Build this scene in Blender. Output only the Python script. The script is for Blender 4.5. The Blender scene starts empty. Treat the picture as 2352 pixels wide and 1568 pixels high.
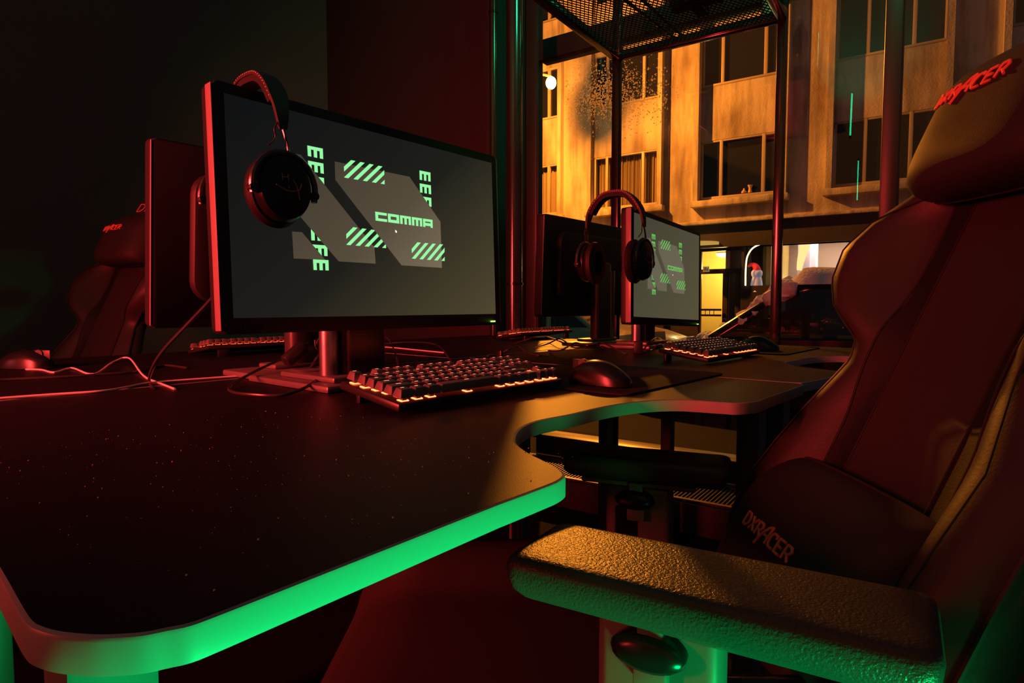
import bpy, bmesh, math, random
import numpy as np
from mathutils import Vector, Matrix
random.seed(7)
SC = bpy.context.scene
COL = SC.collection
PI = math.pi
R = math.radians
# ------------------------------------------------------------------ camera, world, exposure, lights
TH = R(40.1); PT = math.atan(84/1420); FPX = 1420.0; CZ = 0.89
rv = Vector((math.cos(TH), math.sin(TH), 0)); f0 = Vector((-math.sin(TH), math.cos(TH), 0)); zv = Vector((0, 0, 1))
fv = f0*math.cos(PT) - zv*math.sin(PT); uv = zv*math.cos(PT) + f0*math.sin(PT)
CAM = Vector((0, 0, CZ))
cd = bpy.data.cameras.new('camera'); cam = bpy.data.objects.new('camera', cd); COL.objects.link(cam)
cd.sensor_width = 36; cd.lens = FPX/2352*36; cd.clip_start = 0.01; cd.clip_end = 300
cam.matrix_world = Matrix(((rv.x, uv.x, -fv.x, 0), (rv.y, uv.y, -fv.y, 0), (rv.z, uv.z, -fv.z, CZ), (0, 0, 0, 1)))
SC.camera = cam
SC.view_settings.view_transform = 'Standard'; SC.view_settings.look = 'None'
SC.view_settings.exposure = 0.0; SC.view_settings.gamma = 1.0; SC.view_settings.use_curve_mapping = False
try:
    SC.cycles.use_denoising = True; SC.cycles.max_bounces = 7; SC.cycles.transparent_max_bounces = 16
    SC.cycles.sample_clamp_indirect = 3.0; SC.cycles.caustics_reflective = False; SC.cycles.caustics_refractive = False
except Exception: pass
W = bpy.data.worlds.new('night'); SC.world = W; W.use_nodes = True
W.node_tree.nodes['Background'].inputs[0].default_value = (0.6, 0.8, 1.0, 1)
W.node_tree.nodes['Background'].inputs[1].default_value = 0.032

def CC(a, b, z=0):            # a metres to the right, b metres ahead of where one stands, z height
    p = rv*a + f0*b; return Vector((p.x, p.y, z))
def ray(px, py): return rv*((px-1176)/FPX) + fv + uv*((784-py)/FPX)
def hitz(px, py, z):
    d = ray(px, py); t = (z-CZ)/d.z; return CAM + d*t
def hitpl(px, py, p0, n):
    d = ray(px, py); t = (Vector(p0)-CAM).dot(n)/d.dot(n); return CAM + d*t

def light(kind, name, loc, power, color, size=0.1, size_y=None, target=None, spread=None, radius=None):
    l = bpy.data.lights.new(name, kind); o = bpy.data.objects.new(name, l); COL.objects.link(o)
    l.energy = power; l.color = color; o.location = loc
    if kind == 'AREA':
        l.size = size
        if size_y: l.shape = 'RECTANGLE'; l.size_y = size_y
        if spread: l.spread = R(spread)
    if kind == 'POINT': l.shadow_soft_size = size
    if kind == 'SPOT': l.shadow_soft_size = size; l.spot_size = R(spread or 60); l.spot_blend = 0.6
    if target is not None:
        d = Vector(target) - Vector(loc); o.rotation_euler = d.to_track_quat('-Z', 'Y').to_euler()
    return o
LAMP = CC(0.895, 14.5, 5.97)
light('POINT', 'street_lamp_light', LAMP + Vector((0, -.16, 0)), 3500, (1, .29, .022), size=0.09)
# red LED bar of the room, behind on the left of the desks
light('AREA', 'red_led_bar_light', (-1.19, -1.11, 1.20), 28, (1, .045, .04), size=0.08, size_y=0.6, target=(-1.30, .8, 1.0), spread=84)
light('AREA', 'red_fill_light', (-2.32, -1.82, 1.2), 3.5, (1, .12, .12), size=0.3, size_y=0.3, target=(-2.2, 1.2, 1.2))  # added weak wide red fill for the chairs and left wall
# green LED strip of the row behind, low beside the chair
light('AREA', 'green_strip_light', CC(.46, -.01, .14), 4.7, (.0, 1, .20), size=0.16, size_y=0.16, target=(-.30, .20, .74), spread=80)
# green glow near the ceiling over the window
light('AREA', 'green_ceiling_glow', CC(1.0, 1.5, 2.95), 4.5, (.02, 1, .36), size=0.4, size_y=0.2, target=CC(.7, 2.8, 2.15), spread=90)

light('SPOT', 'green_wall_wash', CC(-1.30, -.65, 2.9), 22, (0, 1, .42), size=.1, target=CC(-1.66, -1.2, 3.5), spread=75)
# ------------------------------------------------------------------ materials
MATS = {}
def mat(name, col, rough=0.5, metal=0.0, spec=0.5, emit=None, es=1.0, noise=None, bump=None, coat=0.0):
    if name in MATS: return MATS[name]
    m = bpy.data.materials.new(name); m.use_nodes = True; nt = m.node_tree; b = nt.nodes['Principled BSDF']
    b.inputs['Base Color'].default_value = (*col, 1); b.inputs['Roughness'].default_value = rough
    b.inputs['Metallic'].default_value = metal; b.inputs['Specular IOR Level'].default_value = spec
    if coat: b.inputs['Coat Weight'].default_value = coat
    if emit is not None:
        b.inputs['Emission Color'].default_value = (*emit, 1); b.inputs['Emission Strength'].default_value = es
    if noise or bump:
        tc = nt.nodes.new('ShaderNodeTexCoord')
    if noise:      # (scale, amount, second colour)
        n = nt.nodes.new('ShaderNodeTexNoise'); n.inputs['Scale'].default_value = noise[0]; n.inputs['Detail'].default_value = 4
        nt.links.new(tc.outputs['Object'], n.inputs['Vector'])
        mx = nt.nodes.new('ShaderNodeMix'); mx.data_type = 'RGBA'
        mx.inputs[6].default_value = (*col, 1); mx.inputs[7].default_value = (*noise[2], 1)
        r = nt.nodes.new('ShaderNodeMapRange'); r.inputs[1].default_value = .4; r.inputs[2].default_value = .65
        r.inputs[4].default_value = noise[1]
        nt.links.new(n.outputs['Fac'], r.inputs[0]); nt.links.new(r.outputs[0], mx.inputs[0]); nt.links.new(mx.outputs[2], b.inputs['Base Color'])
    if bump:       # (scale, strength, distance)
        n = nt.nodes.new('ShaderNodeTexNoise'); n.inputs['Scale'].default_value = bump[0]; n.inputs['Detail'].default_value = 2
        nt.links.new(tc.outputs['Object'], n.inputs['Vector'])
        bp = nt.nodes.new('ShaderNodeBump'); bp.inputs['Strength'].default_value = bump[1]; bp.inputs['Distance'].default_value = bump[2]
        nt.links.new(n.outputs['Fac'], bp.inputs['Height']); nt.links.new(bp.outputs['Normal'], b.inputs['Normal'])
    MATS[name] = m; return m
def emis(name, col, s=1.0, samp=True):
    if name in MATS: return MATS[name]
    m = bpy.data.materials.new(name); m.use_nodes = True; nt = m.node_tree; nt.nodes.clear()
    e = nt.nodes.new('ShaderNodeEmission'); o = nt.nodes.new('ShaderNodeOutputMaterial')
    e.inputs[0].default_value = (*col, 1); e.inputs[1].default_value = s; nt.links.new(e.outputs[0], o.inputs[0])
    if not samp: m.cycles.emission_sampling = 'NONE'
    MATS[name] = m; return m
def glass(name, tint=(1, 1, 1), base=.04, top=.9):
    m = bpy.data.materials.new(name); m.use_nodes = True; nt = m.node_tree; nt.nodes.clear()
    o = nt.nodes.new('ShaderNodeOutputMaterial'); mx = nt.nodes.new('ShaderNodeMixShader')
    t = nt.nodes.new('ShaderNodeBsdfTransparent'); g = nt.nodes.new('ShaderNodeBsdfGlossy')
    t.inputs[0].default_value = (*tint, 1); g.inputs['Roughness'].default_value = 0.0
    lw = nt.nodes.new('ShaderNodeLayerWeight'); lw.inputs[0].default_value = .5
    p = nt.nodes.new('ShaderNodeMath'); p.operation = 'POWER'; p.inputs[1].default_value = 5
    k = nt.nodes.new('ShaderNodeMath'); k.operation = 'MULTIPLY_ADD'; k.inputs[1].default_value = top; k.inputs[2].default_value = base
    nt.links.new(lw.outputs['Facing'], p.inputs[0]); nt.links.new(p.outputs[0], k.inputs[0]); nt.links.new(k.outputs[0], mx.inputs[0])
    nt.links.new(t.outputs[0], mx.inputs[1]); nt.links.new(g.outputs[0], mx.inputs[2]); nt.links.new(mx.outputs[0], o.inputs[0])
    return m
def srgb(r, g, b):
    f = lambda c: (c/255/12.92) if c/255 <= .04045 else ((c/255+.055)/1.055)**2.4
    return (f(r), f(g), f(b))

M_desk = mat('black_grained_laminate', (.010, .0095, .010), .47, spec=.12, bump=(900, .5, .0006), noise=(60, .5, (.014, .013, .013)))
M_edge = mat('grey_edge_band', (.30, .30, .31), .38, spec=.5)
M_blk = mat('black_plastic', (.012, .012, .014), .45)
M_blkg = mat('glossy_black_plastic', (.008, .008, .009), .28, spec=.35)
M_mon = mat('matte_monitor_plastic', (.012, .011, .012), .5, spec=.4)
M_side = mat('pale_satin_plastic', (.26, .22, .22), .33, spec=.6)
M_key = mat('matte_black_keycap', (.12, .11, .11), .55)
M_keyplate = mat('black_aluminium_plate', (.03, .03, .03), .35, metal=.3)
M_redled = emis('red_key_light', (1, .07, .02), 14.0)
M_legend = emis('lit_key_legend', (1, .30, .16), 1.9, samp=False)
M_metal = mat('brushed_grey_metal', (.35, .35, .36), .32, metal=.9)
M_dkmet = mat('black_painted_steel', (.010, .010, .011), .16, spec=.5)
M_leather = mat('black_leatherette', (.034, .028, .030), .48, spec=.3, bump=(260, .25, .0008))
M_leather2 = mat('perforated_black_leatherette', (.009, .008, .009), .62, spec=.3, bump=(400, .4, .0008))
M_fabric = mat('black_fabric', (.02, .02, .021), .8, spec=.2, bump=(700, .5, .0006))
M_pillow = mat('black_velvety_cover', (.030, .024, .025), .6, spec=.3, bump=(900, .5, .0005))
M_stitch = mat('red_embroidery', (1.0, .22, .15), .6)
M_pad = mat('grained_armrest_rubber', (.05, .046, .046), .34, spec=.26, bump=(420, .8, .001))
M_cable = mat('black_cable_rubber', (.03, .03, .03), .3, spec=.6)
M_redcable = mat('pale_cable_rubber', (.8, .75, .72), .35, spec=.6)
M_floor = mat('dark_floor', (.007, .0068, .007), .8, spec=.05, noise=(3, .5, (.005, .005, .005)))
M_wall = mat('dark_plaster', (.11, .10, .105), .9, noise=(2, .4, (.09, .08, .085)))
M_frame = mat('anodised_window_frame', (.022, .022, .024), .38, spec=.5)
M_glass = glass('window_glass')

# ------------------------------------------------------------------ mesh builder
class B:
    def __init__(s): s.bm = bmesh.new()
    def merge(s, t, mi=0, smooth=False):
        vm = [s.bm.verts.new(v.co) for v in t.verts]; t.verts.index_update()
        for f in t.faces:
            try:
                n = s.bm.faces.new([vm[v.index] for v in f.verts]); n.material_index = mi; n.smooth = smooth
            except ValueError: pass
        t.free()
    def box(s, a, b, bev=0, mi=0, seg=2, m=None):
        t = bmesh.new(); bmesh.ops.create_cube(t, size=1)
        a = Vector(a); b = Vector(b)
        for v in t.verts: v.co = Vector(((a[i]+b[i])/2 + v.co[i]*(b[i]-a[i]) for i in range(3)))
        if bev: bmesh.ops.bevel(t, geom=t.edges[:], offset=bev, segments=seg, profile=.5, affect='EDGES')
        if m is not None: bmesh.ops.transform(t, matrix=m, verts=t.verts)
        s.merge(t, mi, bev > 0 and seg > 2); return s
    def cyl(s, p0, p1, r, seg=20, r2=None, mi=0, bev=0):
        p0 = Vector(p0); p1 = Vector(p1); d = p1-p0
        t = bmesh.new(); bmesh.ops.create_cone(t, cap_ends=True, segments=seg, radius1=r, radius2=r if r2 is None else r2, depth=d.length)
        if bev:
            es = [e for e in t.edges if abs(e.verts[0].co.z-e.verts[1].co.z) < 1e-6]
            bmesh.ops.bevel(t, geom=es, offset=bev, segments=2, profile=.5, affect='EDGES')
        bmesh.ops.transform(t, matrix=Matrix.Translation((p0+p1)/2) @ d.to_track_quat('Z', 'Y').to_matrix().to_4x4(), verts=t.verts)
        s.merge(t, mi, True); return s
    def tube(s, pts, r, seg=8, mi=0, smooth=True, closed=False, rr=None, res=6):
        P = [Vector(p) for p in pts]
        if smooth and len(P) > 2: P = catmull(P, res, closed)
        n = len(P); rings = []; up = Vector((0, 0, 1))
        nrm = None
        for i in range(n):
            a = P[i-1] if (i > 0 or closed) else P[i]; b = P[(i+1) % n] if (i < n-1 or closed) else P[i]
            tg = (b-a).normalized()
            if nrm is None:
                nrm = tg.cross(up)
                if nrm.length < .05: nrm = tg.cross(Vector((1, 0, 0)))
            nrm = (nrm - tg*nrm.dot(tg)).normalized(); bi = tg.cross(nrm)
            q = r if rr is None else r*rr(i/(n-1))
            rings.append([s.bm.verts.new(P[i] + (nrm*math.cos(2*PI*k/seg) + bi*math.sin(2*PI*k/seg))*q) for k in range(seg)])
        for i in range(n if closed else n-1):
            A = rings[i]; C = rings[(i+1) % n]
            for k in range(seg):
                f = s.bm.faces.new((A[k], A[(k+1) % seg], C[(k+1) % seg], C[k])); f.smooth = True; f.material_index = mi
        if not closed:
            for q in (rings[0][::-1], rings[-1]):
                f = s.bm.faces.new(q); f.material_index = mi
        return s
    def prism(s, poly, z0, z1, bev=0, mi=0, f=lambda x, y, z: (x, y, z), side_mi=None, seg=2):
        t = bmesh.new(); lo = [t.verts.new((x, y, z0)) for x, y in poly]; hi = [t.verts.new((x, y, z1)) for x, y in poly]
        n = len(poly); t.faces.new(lo[::-1]); t.faces.new(hi)
        for i in range(n):
            q = t.faces.new((lo[i], lo[(i+1) % n], hi[(i+1) % n], hi[i]))
            if side_mi is not None: q.material_index = side_mi
        bmesh.ops.recalc_face_normals(t, faces=t.faces)
        if bev:
            es = [e for e in t.edges if abs(e.verts[0].co.z-e.verts[1].co.z) < 1e-9]
            bmesh.ops.bevel(t, geom=es, offset=bev, segments=seg, profile=.5, affect='EDGES')
        for v in t.verts: v.co = Vector(f(*v.co))
        vm = [s.bm.verts.new(v.co) for v in t.verts]; t.verts.index_update()
        for fc in t.faces:
            n_ = s.bm.faces.new([vm[v.index] for v in fc.verts]); n_.smooth = bev > 0
            n_.material_index = fc.material_index if side_mi is not None else mi
        t.free(); return s
    def grid(s, P, mi=0, closed_u=False, closed_v=False):
        n = len(P); m = len(P[0]); V = [[s.bm.verts.new(p) for p in row] for row in P]
        for i in range(n if closed_u else n-1):
            for j in range(m if closed_v else m-1):
                f = s.bm.faces.new((V[i][j], V[(i+1) % n][j], V[(i+1) % n][(j+1) % m], V[i][(j+1) % m])); f.smooth = True; f.material_index = mi
        return V
    def poly(s, pts, mi=0):
        f = s.bm.faces.new([s.bm.verts.new(p) for p in pts]); f.material_index = mi; return s
    def mesh(s, name, mats, sharp=40):
        me = bpy.data.meshes.new(name); bmesh.ops.remove_doubles(s.bm, verts=s.bm.verts, dist=1e-6) if len(s.bm.verts) < 60000 else None
        s.bm.to_mesh(me); s.bm.free()
        for m in (mats if isinstance(mats, (list, tuple)) else [mats]): me.materials.append(m)
        try: me.set_sharp_from_angle(angle=R(sharp))
        except Exception: pass
        return me
def catmull(P, res, closed=False):
    out = []; n = len(P)
    for i in range(n if closed else n-1):
        p0 = P[i-1] if (i > 0 or closed) else P[0]; p1 = P[i]; p2 = P[(i+1) % n]; p3 = P[(i+2) % n] if (i+2 < n or closed) else P[-1]
        for k in range(res):
            t = k/res
            out.append(.5*((2*p1) + (-p0+p2)*t + (2*p0-5*p1+4*p2-p3)*t*t + (-p0+3*p1-3*p2+p3)*t**3))
    if not closed: out.append(P[-1].copy())
    return out
def part(name, b, m, parent=None, label=None, sharp=40, loc=None, rot=None):
    me = b.mesh(name, m, sharp) if isinstance(b, B) else b
    o = bpy.data.objects.new(name, me); COL.objects.link(o); o.parent = parent
    if label: o['label'] = label
    if loc is not None: o.location = loc
    if rot is not None: o.rotation_euler = rot
    return o
def tag(o, label, cat, group=None):
    o['label'] = label; o['category'] = cat
    if group: o['group'] = group
    return o
def thing(name, label, cat, loc=(0, 0, 0), rz=0, group=None):
    o = bpy.data.objects.new(name, None); COL.objects.link(o); o.empty_display_size = .05
    o.location = loc; o.rotation_euler = (0, 0, rz); return tag(o, label, cat, group)
def struct(name, b, m, parent=None, **k):
    o = part(name, b, m, parent, **k); o['kind'] = 'structure'; return o
def dup(root, loc, rz, label, group=None):
    def cp(o, par):
        c = o.copy(); COL.objects.link(c); c.parent = par
        for ch in o.children: cp(ch, c)
        return c
    r = cp(root, None); r.location = loc; r.rotation_euler = (0, 0, rz); r['label'] = label
    if group: r['group'] = group
    return r
def smooth_poly(pts, res=4):
    P = catmull([Vector((x, y, 0)) for x, y in pts], res, True); return [(p.x, p.y) for p in P]

# ------------------------------------------------------------------ the room
DW = 2.75                                    # perpendicular distance of the window wall
nW = (rv*.565 + f0*.825).normalized(); uW = (rv*.825 - f0*.565).normalized()
ANG = math.atan2(uW.y, uW.x)
def WL(u, d, z): p = nW*d + uW*u; return Vector((p.x, p.y, z))       # wall coordinates: u along the wall, d outwards, z up
def wu(px, d=DW):                             # u on the wall seen at column px
    k = (px-1176)/FPX; b = d/(.565*k+.825); return .825*k*b - .565*b
def wz(px, py, d=DW):
    k = (px-1176)/FPX; p = hitpl(px, py, nW*d, nW); return p.z
def wbox(b, u0, u1, d0, d1, z0, z1, bev=0, mi=0):
    m = Matrix(((uW.x, nW.x, 0, 0), (uW.y, nW.y, 0, 0), (0, 0, 1, 0), (0, 0, 0, 1)))
    return b.box((u0, d0, z0), (u1, d1, z1), bev, mi, m=m)
uL = wu(1243)
struct('floor', B().box((-4.2, -3, -.06), (3.2, 3.6, 0)), M_floor)
struct('wall_left', B().box((-3.5, -3, 0), (-3.35, 3.2, 3.3)), M_wall)
b = B(); wbox(b, -3.4, 3.3, -2.15, -2.0, 0, 4.3); struct('wall_back', b, mat('pale_plaster', (.6, .6, .6), .85))
b = B(); wbox(b, -5, uL-.14, DW-.20, DW+.005, -.06, 3.3); struct('wall_window', b, mat('black_painted_wall', (.022, .02, .021), .8))
# window: frame, transom, mullion, panes
zt0, zt1 = 2.12, 2.22
uM0, uM1 = wu(2012), wu(2052)
b = B()
wbox(b, uL-.14, uL-.07, DW-.10, DW+.01, 0, 3.3, .004); wbox(b, uL-.065, uL, DW-.05, DW+.012, .2, 3.3, .004)
wbox(b, uL, 3.3, DW-.035, DW+.05, zt0, zt1, .004); wbox(b, uL, 3.3, DW-.05, DW+.08, .12, .22, .004)
wbox(b, uM0, uM1, DW-.05, DW+.07, .2, 3.3, .004)
wbox(b, uL-.02, uL+.004, DW-.04, DW-.03, .2, 3.3, .001)
w1 = struct('window_1', b, M_frame)
for u0, u1 in ((uL, uM0), (uM1, 3.2)):
    for z0, z1 in ((.22, zt0), (zt1, 3.25)):
        g = B(); wbox(g, u0, u1, DW+.002, DW+.008, z0, z1); part('window_pane', g, M_glass, w1)
b = B(); wbox(b, uL-.1, 3.3, DW-.42, DW-.06, 0, .12, .004); struct('glint_x_1', b, mat('dark_ledge', (.035, .03, .028), .6, bump=(80, .3, .002)))
b = B()
for i in range(90): wbox(b, uL+.05+i*.016, uL+.054+i*.016, DW-.38, DW-.14, .121, .127)
wbox(b, uL+.03, uL+2.2, DW-.40, DW-.38, .121, .130); wbox(b, uL+.03, uL+2.2, DW-.14, DW-.12, .121, .130)
tag(part('floor_vent_grille', b, mat('dull_vent_metal', (.12, .11, .10), .45, metal=.8)), 'long metal slatted vent grille on the ledge below the shop window', 'grille')
# glossy black heating pipes beside the window
for nm, px, d, r, z1, lb in (('vertical_pipe', 1181, 2.35, .037, 3.2, 'thick glossy black vertical pipe standing just left of the shop window'),
                         ('vertical_pipe', 1134, 2.50, .020, 3.2, 'thin black vertical pipe further left, above the corner of the front monitor')):
    t = thing(nm, lb, 'pipe', WL(wu(px, d), d, 0), 0, None)
    part('pipe_tube', B().cyl((0, 0, 0), (0, 0, z1), r, 28), mat('glossy_black_paint', (.02, .02, .02), .18, spec=.8), t)
    for z in (.98, 2.3): part('pipe_collar', B().cyl((0, 0, z), (0, 0, z+.012), r*1.12, 28), M_dkmet, t)

# ------------------------------------------------------------------ street and building across it
DF = 14.47
def fu(px): return wu(px, DF)
def fz(px, py): return wz(px, py, DF)
def facade_mat():
    m = bpy.data.materials.new('weathered_stucco'); m.use_nodes = True; nt = m.node_tree; b = nt.nodes['Principled BSDF']; b.inputs['Roughness'].default_value = .9
    tc = nt.nodes.new('ShaderNodeTexCoord'); mp = nt.nodes.new('ShaderNodeMapping'); mp.inputs['Scale'].default_value = (5, 5, .6)
    nt.links.new(tc.outputs['Object'], mp.inputs[0])
    n1 = nt.nodes.new('ShaderNodeTexNoise'); n1.inputs['Scale'].default_value = 1.2; n1.inputs['Detail'].default_value = 6; nt.links.new(mp.outputs[0], n1.inputs['Vector'])
    n2 = nt.nodes.new('ShaderNodeTexNoise'); n2.inputs['Scale'].default_value = .9; n2.inputs['Detail'].default_value = 7; nt.links.new(tc.outputs['Object'], n2.inputs['Vector'])
    ad = nt.nodes.new('ShaderNodeMath'); ad.operation = 'MULTIPLY'; nt.links.new(n1.outputs[0], ad.inputs[0]); nt.links.new(n2.outputs[0], ad.inputs[1])
    cr = nt.nodes.new('ShaderNodeValToRGB'); cr.color_ramp.elements[0].position = .11; cr.color_ramp.elements[1].position = .33
    cr.color_ramp.elements[0].color = (.22, .17, .13, 1); cr.color_ramp.elements[1].color = (.62, .55, .46, 1)
    nt.links.new(ad.outputs[0], cr.inputs[0]); nt.links.new(cr.outputs[0], b.inputs['Base Color'])
    n3 = nt.nodes.new('ShaderNodeTexNoise'); n3.inputs['Scale'].default_value = 25; n3.inputs['Detail'].default_value = 4; nt.links.new(tc.outputs['Object'], n3.inputs['Vector'])
    bp = nt.nodes.new('ShaderNodeBump'); bp.inputs['Strength'].default_value = .4; bp.inputs['Distance'].default_value = .02
    nt.links.new(n3.outputs[0], bp.inputs['Height']); nt.links.new(bp.outputs[0], b.inputs['Normal']); return m
M_stucco = facade_mat()
M_wframe = mat('painted_window_frame', (.45, .38, .28), .5)
M_dkwall = mat('dark_brown_cladding', (.05, .04, .035), .6, noise=(2, .6, (.03, .025, .02)))
M_pane = mat('dark_window_pane', (.012, .012, .014), .12, spec=.5)
M_curtain = mat('net_curtain', (.30, .24, .17), .9)
SILL = fz(1700, 449); WTOP = fz(1700, 313); BAND = fz(1640, 508); SILL2 = fz(1700, 184)
bld = thing('apartment_building', 'weathered plastered building across the street lit orange by the street lamp, with framed window bays', 'building', (0, 0, 0))
bays = [(fu(1100), fu(1293), [.30, .86]), (fu(1352), fu(1519), [.20, .76]), (fu(1591), fu(1800), [.26, .78]), (fu(1889), fu(2166), [.30, .72]), (fu(2275), fu(2560), [.4, .7])]
b = B(); us = [-16] + [x for q in bays for x in q[:2]] + [14]
for i in range(0, len(us)-1, 2): wbox(b, us[i], us[i+1], DF, DF+.5, BAND, 14)            # piers
for u0, u1, _ in bays:
    wbox(b, u0, u1, DF, DF+.5, BAND, SILL-.02)
    z = WTOP
    while z < 13:
        wbox(b, u0, u1, DF+.02, DF+.5, z, z+(SILL2-WTOP)); z += SILL2-SILL
part('wall', b, M_stucco, bld)
b = B(); wbox(b, -16, 14, DF-.16, DF+.3, BAND-.07, BAND, .01); part('cornice', b, M_stucco, bld)
b = B(); wbox(b, -16, 14, DF-.02, DF+.4, BAND-.60, BAND-.07); part('fascia', b, M_dkwall, bld)
b = B()                                                                                    # rims of the bays
rw = .11
for u0, u1, _ in bays:
    wbox(b, u0, u0+rw, DF-.17, DF+.05, SILL-.14, 14); wbox(b, u1-rw, u1, DF-.17, DF+.05, SILL-.14, 14)
    wbox(b, u0-.05, u1+.05, DF-.20, DF+.05, SILL-.20, SILL-.06, .01)
part('bay_surround', b, M_stucco, bld)
for bi, (u0, u1, mv) in enumerate(bays):
    for z0, z1 in ((SILL, WTOP), (SILL2, SILL2+(WTOP-SILL)), (2*SILL2-SILL, 2*SILL2-2*SILL+WTOP)):
        a0, a1 = u0+rw+.01, u1-rw-.01; f = .04
        w = B(); wbox(w, a0, a1, DF+.02, DF+.12, z0-.03, z0+f, .004); wbox(w, a0, a1, DF+.03, DF+.12, z1-f, z1, .004)
        for x in (a0, a1-f): wbox(w, x, x+f, DF+.03, DF+.12, z0, z1, .004)
        for k in mv:
            x = a0+(a1-a0)*k; wbox(w, x-.035, x+.035, DF+.025, DF+.11, z0, z1, .004)
        fr = part('window', w, M_wframe, bld)
        p = B(); wbox(p, a0, a1, DF+.09, DF+.10, z0, z1); part('pane', p, glass_dim if 'glass_dim' in globals() else M_pane, fr) if bi not in (0, 1) or z0 > SILL+1 else None
        if bi in (0, 1) and z0 < SILL+1:                                                   # curtained windows
            c = B(); n = 90
            P = [[WL(a0+(a1-a0)*i/n, DF+.22+.025*math.sin(i*1.9)+.02*math.sin(i*.7), z) for z in (z0, z1)] for i in range(n+1)]
            c.grid(P); part('curtain', c, M_curtain, fr)
# building below the cornice: entrance with lit hall, shop front
EZ = -.25
uD0, uD1 = fu(1598), fu(1694)
uS0 = fu(1704)
b = B(); wbox(b, -16, fu(1520), DF+.1, DF+.4, EZ, BAND-.6); wbox(b, fu(1520), uD0-.03, DF+.25, DF+.4, EZ, BAND-.6)
wbox(b, uD0-.03, uD1+.04, DF+.30, DF+.4, fz(1640, 574), BAND-.6)
wbox(b, uD1+.04, uS0, DF+.05, DF+.4, EZ, BAND-.6); wbox(b, uS0, 14, DF+.05, DF+.4, EZ, fz(1760, 655)); wbox(b, uS0, 14, DF+.05, DF+.4, fz(1760, 552), BAND-.6)
part('ground_floor_wall', b, M_dkwall, bld)
zdt, zdm, zdl = fz(1640, 574), fz(1640, 616), fz(1640, 627)
b = B()
wbox(b, uD0-.03, uD0+.02, DF+.28, DF+.36, EZ, zdt, .004); wbox(b, uD1-.03, uD1+.04, DF+.28, DF+.36, EZ, zdt, .004)
wbox(b, uD0, uD1, DF+.27, DF+.36, zdm-.11, zdm, .004); um = fu(1650); um2 = fu(1662)
wbox(b, um, um2, DF+.28, DF+.35, EZ, zdm-.1, .004); wbox(b, fu(1679), uD1, DF+.28, DF+.35, EZ, zdm-.1, .004)
ed = part('entrance_door', b, mat('dark_door_frame', (.06, .04, .03), .5), bld)
b = B()
for z in (fz(1625, 711), fz(1625, 724)): wbox(b, uD0, um, DF+.2, DF+.23, z-.025, z+.02)
for k in range(4): u = uD0+.05+k*.1; wbox(b, u, u+.012, DF+.21, DF+.22, fz(1625, 724), fz(1625, 711))
part('door_rail', b, M_dkmet, ed)
M_hall = mat('yellow_hall_plaster', (.85, .66, .22), .8)
b = B()
wbox(b, uD0-1.2, uD1+.6, DF+2.4, DF+2.5, EZ, zdt+.3); wbox(b, uD0-1.3, uD0-1.2, DF+.4, DF+2.5, EZ, zdt+.3)
wbox(b, uD1+.5, uD1+.6, DF+.4, DF+2.5, EZ, zdt+.3); wbox(b, uD0-1.2, uD1+.6, DF+.4, DF+2.5, zdt+.25, zdt+.3); wbox(b, uD0-1.2, uD1+.6, DF+.4, DF+2.5, EZ-.05, EZ)
part('hall_interior', b, M_hall, bld)
hl = fu(1640)
pL = hitpl(1665, 582, nW*(DF+1.4), nW)
cl = thing('hall_ceiling_lamp', 'round white ceiling lamp glowing in the entrance hall across the street', 'lamp', pL)
b = B(); n = 24
b.grid([[Vector((.22*math.cos(2*PI*j/n)*math.cos(a), .22*math.sin(2*PI*j/n)*math.cos(a), -.10*math.sin(a))) for j in range(n)] for a in [i*PI/2/6 for i in range(7)]], closed_v=True)
part('lamp_shade', b, emis('warm_lamp_glass', (1, .78, .4), 3.0), cl); part('lamp_base', B().cyl((0, 0, 0), (0, 0, .03), .2, 24), M_wframe, cl)
light('POINT', 'hall_light', pL + Vector((0, 0, -.35)), 80, (1, .72, .22), size=.15)
ns = hitpl(1622, 618, nW*(DF+.2), nW)
t = thing('house_number_sign', 'small pale house number sign reading 8a above the entrance door', 'sign', ns, ANG)
part('sign_plate', B().box((-.075, 0, -.065), (.075, .012, .065), .002), mat('glowing_sign_enamel', (.8, .65, .35), .4, emit=(1, .6, .2), es=.22), t)  # sign plate carries a faint warm glow in its enamel
def text_mesh(txt, size, m, name='lettering', ext=.001):
    cu = bpy.data.curves.new('tmp', 'FONT'); cu.body = txt; cu.size = size; cu.extrude = ext; cu.align_x = 'CENTER'; cu.align_y = 'CENTER'
    to = bpy.data.objects.new('tmp', cu); COL.objects.link(to); dg = bpy.context.evaluated_depsgraph_get()
    me = bpy.data.meshes.new_from_object(to.evaluated_get(dg)); bpy.data.objects.remove(to); bpy.data.curves.remove(cu)
    me.materials.clear(); me.materials.append(m); me.name = name; return me
part('sign_number', text_mesh('8a', .11, M_blk), None, t, rot=(R(90), 0, 0), loc=(0, -.003, 0))
# canopy lamp above the entrance
cp = hitpl(1608, 563, nW*(DF-.1), nW)
t = tag(part('round_canopy_light', B().cyl(cp, cp + Vector((0, 0, .06)), .42, 32), emis('dim_amber_panel', (1, .55, .12), .55, samp=False)), 'flat round amber light panel under the canopy above the lit entrance', 'lamp')
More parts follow.
